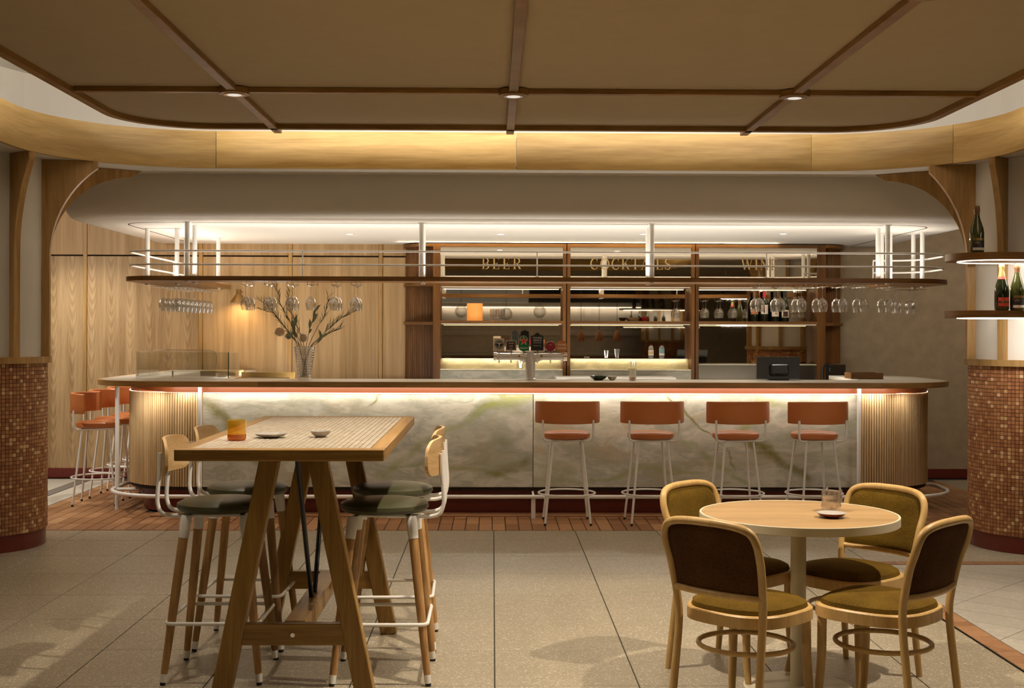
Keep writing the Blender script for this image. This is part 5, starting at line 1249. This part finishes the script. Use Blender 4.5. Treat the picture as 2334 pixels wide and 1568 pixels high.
# ================================================================== HIGH TABLE
ht = thing('high_table', 'tall trestle table with tiled top and oak frame', 'table', (-0.79, 5.545, 0))
TW, TL, TH = 0.775, 1.81, 1.03
part('end_rail', MB().box((0, -TL / 2 + 0.03, TH - 0.022), (TW, 0.06, 0.044), 0.003), M['tabletimber_x'], ht)
part('end_rail', MB().box((0, TL / 2 - 0.03, TH - 0.022), (TW, 0.06, 0.044), 0.003), M['tabletimber_x'], ht)
for s_ in (-1, 1): part('side_rail', MB().box((s_ * (TW / 2 - 0.0275), 0, TH - 0.022), (0.055, TL - 0.122, 0.044), 0.003), M['tabletimber'], ht)
part('tile_bed', MB().box((0, 0, TH - 0.0215), (TW - 0.11, TL - 0.12, 0.035)), M['tgrout'], ht, smooth=False)
ntx, nty = 30, 75; px_ = (TW - 0.112) / ntx; py_ = (TL - 0.124) / nty
tl_m = mesh('table_tile', MB().box((0, 0, 0), (px_ - 0.0032, py_ - 0.0032, 0.006), 0.0010), M['ttile_o'], False); tf = MB()
for j in range(nty):
    for i in range(ntx):
        x = -(TW - 0.112) / 2 + px_ * (i + 0.5); y = -(TL - 0.124) / 2 + py_ * (j + 0.5)
        if j < 10: link('table_tile', tl_m, ht, (x, y, TH - 0.0035))
        else: tf.box((x, y, TH - 0.0035), (px_ - 0.0032, py_ - 0.0032, 0.006), 0.0010, tone=random.random())
part('tile_field', tf, M['ttile'], ht, kind='stuff', smooth=False, fix=False)
for ys, nm in ((-0.545, 'near'), (0.545, 'far')):
    part('top_bearer', MB().box((0, ys, TH - 0.058), (0.52, 0.09, 0.028), 0.003), M['tabletimber_x'], ht)
    for s_ in (-1, 1):
        part('leg', MB().bar((s_ * 0.095, ys, TH - 0.072), (s_ * 0.292, ys, 0.0), 0.078, 0.062, 0.004, up=(0, 1, 0)), M['tabletimber_z'], ht)
    part('crossbar', MB().box((0, ys, 0.262), (0.415, 0.045, 0.085), 0.003), M['tabletimber_x'], ht)
    part('bolt', MB().tube([(0, ys - 0.0225, 0.262), (0, ys - 0.029, 0.262)], 0.009, 14), M['chrome'], ht)
part('stretcher', MB().box((0, 0, 0.268), (0.085, 1.045, 0.075), 0.003), M['tabletimber'], ht)
for a, b in ((-0.06, -0.49), (0.04, 0.43)):
    part('brace_rod', MB().tube([(0.0, a, 0.305), (0.0, b, TH - 0.045)], 0.0105, 12), M['blackm'], ht)

ZH = TH + 0.0003
cu_ = thing('amber_tumbler', 'amber glass tumbler on the near left of the tiled table', 'glass', (-1.025, 5.03, ZH))
part('glass_wall', MB().lathe([(0, 0.003), (0.032, 0.0), (0.0365, 0.006), (0.0385, 0.08), (0.0375, 0.081), (0.0355, 0.08), (0.033, 0.012), (0, 0.012)], 32), M['amber'], cu_)
part('dark_base', MB().lathe([(0, 0.001), (0.032, 0.0008), (0.0367, 0.006), (0.0372, 0.024), (0, 0.020)], 32), M['amber_d'], cu_)
bowl('shallow grey glazed saucer with a wavy rim on the tiled table', (-0.912, 5.16, ZH), 0.068, 0.017, 'ceramic', 'saucer_i', (0.035, 5), 'plate', nm='wavy_saucer')
bowl('small fluted grey bowl right of the saucer on the tiled table', (-0.712, 5.19, ZH), 0.042, 0.025, 'ceramic', 'saucer_i', (0.035, 14), 'bowl', nm='fluted_bowl')

# ------------------------------------------------------------------ timber high stool (faces +Y)
def high_stool(label, loc_, rz, grp):
    s_ = thing('high_stool', label, 'stool', loc_, rz, grp)
    part('seat', MB().lathe([(0, 0.698), (0.15, 0.698), (0.180, 0.704), (0.190, 0.718), (0.187, 0.733), (0.165, 0.744), (0.10, 0.750), (0, 0.752)], 44), M['olive'], s_)
    part('seat_frame', MB().box((0, 0, 0.690), (0.20, 0.20, 0.012), 0.003).box((0, 0.11, 0.688), (0.24, 0.02, 0.014), 0.003).box((0, -0.11, 0.688), (0.24, 0.02, 0.014), 0.003), M['white'], s_)
    top, ft_ = 0.122, 0.200
    for sx in (-1, 1):
        for sy in (-1, 1):
            def P_(z): f = (0.69 - z) / 0.69; return (sx * (top + (ft_ - top) * f), sy * (top + (ft_ - top) * f), z)
            lg = part('leg', MB().tube([P_(0.66), P_(0.35), P_(0.04)], [0.0205, 0.0195, 0.0145], 16), M['oak'], s_)
            part('socket', MB().tube([P_(0.692), P_(0.675), P_(0.600)], [0.019, 0.0245, 0.0215], 16), M['white'], lg)
            part('ferrule', MB().tube([P_(0.046), P_(0.012)], [0.0158, 0.0140], 14), M['white'], lg)
            part('foot_tip', MB().tube([P_(0.012), P_(0.0)], [0.0125, 0.0115], 12), M['black'], lg)
    q = 0.194
    part('footrest', MB().tube([(*p, 0.252) for p in rrect(-q, -q, q, q, 0.035, 5)], 0.0078, 10, closed=True), M['white'], s_)
    for x in (-0.075, 0.075):
        part('back_tube', MB().tube(smooth_path([(x * 0.8, -0.02, 0.684), (x * 0.93, -0.16, 0.684), (x * 0.97, -0.205, 0.685), (x, -0.240, 0.698), (x, -0.255, 0.732), (x, -0.256, 0.775), (x, -0.250, 0.86), (x, -0.246, 0.95)]), 0.0088, 10), M['white'], s_)
    # curved ply backrest
    mb = MB(); n = 18; Wb = 0.19
    def yb_(x): return -0.238 + 0.050 * (x / Wb) ** 2
    outl_ = rrect(-Wb, 0.862, Wb, 1.008, [0.045, 0.060, 0.060, 0.045], 6)
    nx2, nz2 = 22, 8
    def halfz(x):
        # vertical extent of the rounded plate at x
        lo, hi = 0.862, 1.008; rb, rt = 0.045, 0.060; ax_ = abs(x)
        if ax_ > Wb - rb: d = ax_ - (Wb - rb); lo += rb - math.sqrt(max(0, rb * rb - d * d))
        if ax_ > Wb - rt: d = ax_ - (Wb - rt); hi -= rt - math.sqrt(max(0, rt * rt - d * d))
        return lo, hi + 0.008 * (1 - (x / Wb) ** 2)
    vs = []; xs_ = [Wb * math.sin(R(-90 + 180 * i / nx2)) for i in range(nx2 + 1)]
    for x in xs_:
        lo, hi = halfz(x)
        for k in range(nz2 + 1):
            z = lo + (hi - lo) * k / nz2; vs.append((x, yb_(x) + 0.006, z)); 
    m_ = len(vs)
    for x in xs_:
        lo, hi = halfz(x)
        for k in range(nz2 + 1):
            z = lo + (hi - lo) * k / nz2; vs.append((x, yb_(x) - 0.007, z))
    fs = []; nz1 = nz2 + 1
    for i in range(nx2):
        for k in range(nz2):
            a = i * nz1 + k; fs.append((a, a + nz1, a + nz1 + 1, a + 1)); fs.append((m_ + a, m_ + a + 1, m_ + a + nz1 + 1, m_ + a + nz1))
        a = i * nz1; fs.append((a, m_ + a, m_ + a + nz1, a + nz1)); a = i * nz1 + nz2; fs.append((a, a + nz1, m_ + a + nz1, m_ + a))
    for i in (0, nx2):
        for k in range(nz2): a = i * nz1 + k; fs.append((a, a + 1, m_ + a + 1, m_ + a))
    part('backrest', MB().add(vs, fs), M['ash'], s_)
    return s_
G_ = 'timber high stools round the tiled table'
hs = high_stool('near left high stool with olive seat and curved ply back', (-1.163, 5.40, 0), -PI / 2, G_)
dup(hs, (-1.157, 5.94, 0), -PI / 2 - 0.03, 'far left high stool with olive seat, behind the near left one', G_)
dup(hs, (-0.462, 5.38, 0), PI / 2, 'near right high stool with olive seat, back edge-on to view', G_)
dup(hs, (-0.470, 5.92, 0), PI / 2 + 0.02, 'far right high stool, mostly hidden behind the near right one', G_)

# ------------------------------------------------------------------ leather bar stool (faces +Y)
def bar_stool(label, loc_, rz, grp):
    s_ = thing('bar_stool', label, 'stool', loc_, rz, grp)
    part('seat', MB().lathe([(0, 0.650), (0.160, 0.650), (0.174, 0.658), (0.180, 0.674), (0.177, 0.692), (0.160, 0.702), (0.10, 0.707), (0, 0.708)], 44), M['orange'], s_)
    part('seat_ring', MB().tube([(0.150 * math.cos(R(a)), 0.150 * math.sin(R(a)), 0.642) for a in range(0, 360, 15)], 0.008, 8, closed=True), M['white'], s_)
    for sx in (-1, 1):
        for sy in (-1, 1):
            lg = part('leg', MB().tube([(sx * 0.108, sy * 0.108, 0.645), (sx * 0.172, sy * 0.172, 0.018)], 0.0088, 10), M['white'], s_)
            part('foot_tip', MB().tube([(sx * 0.1715, sy * 0.1715, 0.020), (sx * 0.1738, sy * 0.1738, 0.0)], 0.0098, 10), M['black'], lg)
    part('foot_ring', MB().tube([(0.2175 * math.cos(R(a)), 0.2175 * math.sin(R(a)), 0.232) for a in range(0, 360, 10)], 0.0068, 8, closed=True), M['white'], s_)
    for sx in (-1, 1):
        part('back_tube', MB().tube(smooth_path([(sx * 0.09, -0.10, 0.640), (sx * 0.13, -0.124, 0.640), (sx * 0.160, -0.142, 0.641), (sx * 0.182, -0.155, 0.654), (sx * 0.190, -0.160, 0.680), (sx * 0.190, -0.160, 0.72), (sx * 0.190, -0.160, 0.80)]), 0.0088, 10), M['white'], s_)
    # upholstered wrap-round back
    A = 72; n = 26; rad = 0.245; prof_ = [(-0.014, 0.772), (-0.017, 0.780), (-0.018, 0.86), (-0.017, 0.938), (-0.012, 0.944), (0.010, 0.944), (0.016, 0.938), (0.017, 0.86), (0.016, 0.780), (0.012, 0.772)]
    vs = []; fs = []; m_ = len(prof_)
    for i in range(n + 1):
        a = R(-90 - A + 2 * A * i / n); e = abs(i / n * 2 - 1); zdrop = 0.006 * e ** 2
        for dr, z in prof_:
            rr = rad + dr; zz = z - (zdrop if z > 0.9 else -zdrop * 0.6)
            vs.append((rr * math.cos(a) * 0.99, rr * math.sin(a) * 0.86, zz))
    for i in range(n):
        for j in range(m_): fs.append((i * m_ + j, (i + 1) * m_ + j, (i + 1) * m_ + (j + 1) % m_, i * m_ + (j + 1) % m_))
    fs += [tuple(range(m_)), tuple(n * m_ + j for j in range(m_ - 1, -1, -1))]
    part('backrest', MB().add(vs, fs), M['orange'], s_)
    return s_
G2 = 'tan orange bar stools along the onyx front'
b0 = bar_stool('first orange bar stool from the left along the onyx front', (0.572, 9.60, 0), 0.0, G2)
dup(b0, (1.216, 9.60, 0), 0.05, 'second orange bar stool from the left along the onyx front', G2)
dup(b0, (1.872, 9.60, 0), 0.06, 'third orange bar stool, behind the gap between rear chair and round table', G2)
dup(b0, (2.480, 9.60, 0), 0.16, 'rightmost orange bar stool along the onyx front', G2)
G3 = 'tan orange bar stools at the left end of the bar'
for i, (x, y, nm) in enumerate(((-3.33, 10.62, 'nearest'), (-3.34, 11.13, 'second nearest'), (-3.34, 11.64, 'third nearest'), (-3.34, 12.12, 'farthest'))):
    dup(b0, (x, y, 0), -PI / 2 + (0.10, 0.03, 0, 0)[i], '%s orange bar stool at the left end of the bar' % nm, G3)

# ================================================================== ROUND TABLE
rt = thing('round_table', 'round pedestal table with timber veneer top and cream rim', 'table', (1.266, 5.15, 0))
part('tabletop', MB().lathe([(0, 0.690), (0.396, 0.690), (0.396, 0.7205), (0, 0.7205)], 72), M['tabletop'], rt)
part('rim', MB().lathe([(0.3965, 0.688), (0.404, 0.688), (0.4055, 0.690), (0.4055, 0.7205), (0.404, 0.7225), (0.3965, 0.7220), (0.3965, 0.688)], 72), M['cream'], rt)
part('pedestal', MB().lathe([(0, 0.010), (0.0315, 0.010), (0.0315, 0.688), (0, 0.688)], 32), M['cream'], rt)
part('base_disc', MB().lathe([(0, 0.0), (0.222, 0.0), (0.2225, 0.006), (0.216, 0.011), (0.03, 0.014), (0, 0.014)], 56), M['cream'], rt)
ju = thing('glass_creamer', 'small dimpled clear glass jug on the round table', 'jug', (1.420, 5.22, 0.7212))
pr = [(0, 0.003), (0.034, 0.0), (0.040, 0.006), (0.041, 0.022), (0.0365, 0.040), (0.0385, 0.060), (0.0365, 0.085), (0.0355, 0.085), (0.0365, 0.060), (0.0345, 0.040), (0.038, 0.022), (0.034, 0.010), (0, 0.010)]
part('glass_wall', MB().lathe(pr, 36, flute=(0.05, 4)), thin_glass('jug_glass', (0.96, 0.93, 0.90), 0.14, 0.05, 0.04, power=1.5), ju)
part('handle', MB().tube([(-0.012, 0.030, 0.082), (-0.004, 0.045, 0.090), (0.004, 0.055, 0.072), (0.004, 0.046, 0.050), (0.0, 0.036, 0.042)], 0.004, 8), M['glass'], ju)
part('spout', MB().tube([(0.033, 0, 0.070), (0.040, 0, 0.082), (0.046, 0, 0.088)], [0.008, 0.007, 0.004], 8), M['glass'], ju)
sa = bowl('small maroon saucer with grey inside before the glass jug', (1.372, 5.04, 0.7212), 0.060, 0.019, 'saucer', 'saucer_i', None, 'plate', nm='saucer')

# ------------------------------------------------------------------ bentwood chair (faces +Y)
def superell(a, b, n_, cnt_=44, fy=1.0):
    o = []
    for i in range(cnt_):
        t = 2 * PI * i / cnt_; c_, s_ = math.cos(t), math.sin(t)
        x = a * math.copysign(abs(c_) ** (2 / n_), c_); y = b * math.copysign(abs(s_) ** (2 / n_), s_)
        o.append((x * (1 + 0.06 * y / b), y))
    return o
def bent_chair(label, loc_, rz, grp):
    s_ = thing('bentwood_chair', label, 'chair', loc_, rz, grp)
    so = superell(0.212, 0.212, 2.9); mb = MB(); n = len(so)
    # seat hoop
    rings = [(1.0, 0.400), (1.0, 0.441), (0.975, 0.446), (0.88, 0.446), (0.87, 0.404)]
    vs = [(p[0] * k, p[1] * k, z) for k, z in rings for p in so]; fs = []
    for q in range(len(rings)):
        for i in range(n): fs.append((q * n + i, q * n + (i + 1) % n, ((q + 1) % len(rings)) * n + (i + 1) % n, ((q + 1) % len(rings)) * n + i))
    part('seat_hoop', mb.add(vs, fs), M['beech'], s_)
    rings = [(0.5, 0.430), (0.90, 0.432), (0.925, 0.448), (0.90, 0.462), (0.80, 0.474), (0.55, 0.483), (0.25, 0.486)]
    vs = [(p[0] * k, p[1] * k, z) for k, z in rings for p in so] + [(0, 0, 0.487)]; fs = []
    for q in range(len(rings) - 1):
        for i in range(n): fs.append((q * n + i, q * n + (i + 1) % n, (q + 1) * n + (i + 1) % n, (q + 1) * n + i))
    e = (len(rings) - 1) * n
    for i in range(n): fs.append((e + i, e + (i + 1) % n, len(vs) - 1))
    fs.append(tuple(reversed(range(n))))
    part('seat_cushion', MB().add(vs, fs), M['velvet'], s_)
    for sx in (-1, 1):
        part('front_leg', MB().tube([(sx * 0.160, 0.150, 0.41), (sx * 0.163, 0.150, 0.25), (sx * 0.172, 0.158, 0.10), (sx * 0.186, 0.178, 0.0)], [0.018, 0.0175, 0.0155, 0.0125], 14), M['beech'], s_)
    # back loop + rear legs: one bent tube
    bk = [(-0.190, -0.235, 0.0), (-0.183, -0.212, 0.20), (-0.180, -0.190, 0.40), (-0.187, -0.196, 0.50), (-0.196, -0.222, 0.62), (-0.200, -0.244, 0.68), (-0.197, -0.257, 0.722), (-0.180, -0.268, 0.757), (-0.140, -0.279, 0.776), (-0.07, -0.286, 0.784)]
    bk = bk + [(0.0, -0.288, 0.785)] + [(-x, y, z) for x, y, z in reversed(bk)]
    P = [Vector(p) for p in bk]; sm = []
    for i in range(len(P) - 1):
        p0 = P[max(0, i - 1)]; p1 = P[i]; p2 = P[i + 1]; p3 = P[min(len(P) - 1, i + 2)]
        for t in (0, 0.25, 0.5, 0.75):
            sm.append(0.5 * ((2 * p1) + (p2 - p0) * t + (2 * p0 - 5 * p1 + 4 * p2 - p3) * t * t + (-p0 + 3 * p1 - 3 * p2 + p3) * t ** 3))
    sm.append(P[-1])
    rr = [0.0125 + min(0.0025, p.z * 0.02) for p in sm]
    part('back_loop', MB().tube(sm, rr, 14), M['beech'], s_)
    part('lower_rail', MB().tube([(x, -0.202 - 0.030 * (1 - (x / 0.19) ** 2), 0.518) for x in [-0.19 + 0.38 * i / 12 for i in range(13)]], 0.0125, 12), M['beech'], s_)
    # pad: grid that fills the loop, bowed back
    def yb_(z): 
        pts_ = [(0.50, -0.196), (0.62, -0.222), (0.68, -0.244), (0.722, -0.257), (0.776, -0.280)]
        for (a, ya), (b, yb2) in zip(pts_[:-1], pts_[1:]):
            if z <= b: return ya + (yb2 - ya) * (z - a) / (b - a)
        return pts_[-1][1]
    def hw(z):
        w_ = 0.180 + 0.009 * min(1, (z - 0.52) / 0.15)
        if z > 0.708: d = (z - 0.708) / 0.066; w_ -= 0.075 * (1 - math.sqrt(max(0, 1 - min(1, d) ** 2)))
        return w_
    zs = [0.523 + (0.773 - 0.523) * i / 16 for i in range(17)]; nxp = 14
    for nm, sg, mt, th_ in (('back_pad', 1, 'velvet', 0.012), ('back_panel', -1, 'velvet_b', 0.006)):
        vs = []; fs = []
        for side in (0, 1):
            for z in zs:
                for i in range(nxp + 1):
                    f = -1 + 2 * i / nxp; ez = min(1, (z - 0.523) / 0.03, (0.773 - z) / 0.03); ex = min(1, (1 - abs(f)) / 0.16)
                    bow = 0.026 * (1 - f * f) * (1 if True else 0)
                    d = (th_ * math.sqrt(max(0, min(ez, ex))) + 0.001) * sg if side else 0.0
                    vs.append((hw(z) * f, yb_(z) - bow * (1 - 0.9 * max(0, (z - 0.62)) / 0.18) + d, z))
        m_ = len(zs) * (nxp + 1)
        for k in range(len(zs) - 1):
            for i in range(nxp):
                a = k * (nxp + 1) + i; b = a + nxp + 1
                fs.append((a, b, b + 1, a + 1)); fs.append((m_ + a, m_ + a + 1, m_ + b + 1, m_ + b))
        loop_ = [i for i in range(nxp + 1)] + [k * (nxp + 1) + nxp for k in range(1, len(zs))] + [(len(zs) - 1) * (nxp + 1) + i for i in range(nxp - 1, -1, -1)] + [k * (nxp + 1) for k in range(len(zs) - 2, 0, -1)]
        for a, b in zip(loop_, loop_[1:] + loop_[:1]): fs.append((a, b, m_ + b, m_ + a))
        part(nm, MB().add(vs, fs), M[mt], s_)
    part('stretcher_ring', MB().tube([(0.176 * math.cos(R(a)), -0.015 + 0.176 * math.sin(R(a)), 0.300) for a in range(0, 360, 10)], 0.0095, 10, closed=True), M['beech'], s_)
    return s_
G4 = 'bentwood chairs round the round table'
c0 = bent_chair('near left bentwood chair, brown upholstered back towards the viewer', (0.965, 4.70, 0), R(-44), G4)
dup(c0, (1.470, 4.72, 0), R(44), 'near right bentwood chair, its back turned right and towards the viewer', G4)
dup(c0, (1.07, 5.42, 0), R(-135), 'far left bentwood chair, half hidden by the near left chair', G4)
dup(c0, (1.525, 5.325, 0), R(127), 'far right bentwood chair showing its mustard velvet front', G4)

# ================================================================== WHAT THE MIRRORS SHOW (behind the camera)
c2 = column(3.71, -2.4, -1, 'round column far behind the viewer, seen only in the mirrors', clipring=False)
shelf('upper bottle shelf on the far column, seen in the mirror', 3.6, -1.85, 1.975, rrect(-0.9, -0.26, 0.9, 0.26, 0.24, 8))
shelf('lower bottle shelf on the far column, seen in the mirror', 3.6, -1.85, 1.61, rrect(-0.9, -0.26, 0.9, 0.26, 0.24, 8))
for k in range(9):
    zz = 1.976 if k < 4 else 1.611; x = 2.95 + 0.17 * (k % 5) if k >= 4 else 3.0 + 0.2 * k
    b = thing('dark_bottle', '%s dark bottle on the %s far column shelf, seen in the mirror' % (['first', 'second', 'third', 'fourth', 'fifth'][k if k < 4 else k - 4], 'upper' if k < 4 else 'lower'), 'bottle', (x, -1.70, zz), 0, 'dark bottles mirrored from the far column')
    lathe_part('glass_body', [(0, 0), (0.040, 0), (0.042, 0.01), (0.042, 0.16), (0.02, 0.22), (0.014, 0.24), (0.014, 0.30), (0, 0.30)], M['bottle'], b, 16)
for x, y, nm in ((3.5, -1.4, 'a'),): area('far_shelf_light', (3.6, -1.62, 1.92), 1.3, 0.02, (0, -0.3, -1), 6, SOFT)
kt = thing('kitchen_hood', 'brushed steel kitchen hood and wall seen only in the mirrors', 'kitchen hood', (1.2, -5.2, 0))
part('steel_wall', MB().box((0, -0.45, 1.55), (6.2, 0.04, 2.2)), M['ksteel'], kt, smooth=False)
for k in range(6): part('wall_panel', MB().box((-2.55 + 1.02 * k, -0.42, 2.05), (1.0, 0.02, 1.1), 0.004), M['ksteel'], kt, smooth=False)
part('hood_canopy', MB().prism([(-0.40, 2.05), (0.45, 2.05), (0.45, 2.15), (-0.1, 2.5), (-0.40, 2.5)], -2.9, 2.9, 'x'), M['ksteel'], kt, smooth=False)
part('shelf_board', MB().box((0, -0.22, 1.72), (5.6, 0.34, 0.02)), M['ksteel'], kt, smooth=False)
part('shelf_board', MB().box((0, -0.22, 1.38), (5.6, 0.34, 0.02)), M['ksteel'], kt, smooth=False)
part('bench', MB().box((0, 0.15, 0.92), (5.8, 0.75, 0.05)), M['ksteel'], kt, smooth=False)
part('bench_front', MB().box((0, 0.50, 0.45), (5.8, 0.03, 0.88)), M['walnut'], kt, smooth=False)
part('lamp_strip', MB().box((0, 0.30, 2.04), (5.0, 0.03, 0.012)), M['led'], kt, smooth=False)
area('kitchen_light', (1.2, -5.0, 2.03), 5.0, 0.1, (0, -0.35, -1), 26, SOFT)
area('kitchen_light', (1.2, -4.0, 2.6), 5.0, 0.6, (0, -0.7, -1), 20, SOFT)
for k in range(5):
    x = -0.6 + 0.62 * k + (0.1 if k > 2 else 0); z = 1.88 - 0.05 * (k % 2)
    if k in (0, 1, 2):
        b = thing('globe_pendant', '%s clear globe pendant behind the viewer, seen in the left mirror' % ['first', 'second', 'third'][k], 'pendant lamp', ((-0.66, 0.28, 0.98)[k], -1.3, z), 0, 'globe pendants seen in the mirror')
        lathe_part('globe', [(0, -0.13)] + [(0.13 * math.sin(R(a)), -0.13 * math.cos(R(a))) for a in range(15, 166, 15)] + [(0, 0.13)], M['glass'], b, 24)
        part('cord', MB().tube([(0, 0, 0.13), (0, 0, 2.64 - z)], 0.004, 6), M['black'], b)
    else:
        pass
for k in range(3):
    b = thing('heat_lamp', '%s copper heat lamp behind the viewer, seen in the middle mirror' % ['left', 'middle', 'right'][k], 'pendant lamp', (2.05 + 0.42 * k, -4.2, 1.35), 0, 'copper heat lamps seen in the mirror')
    lathe_part('shade', [(0.09, -0.10), (0.092, -0.02), (0.05, 0.10), (0.02, 0.16), (0, 0.16)], M['badge_o'], b, 20)
    part('cord', MB().tube([(0, 0, 0.16), (0, 0, 1.28)], 0.006, 6), M['black'], b)
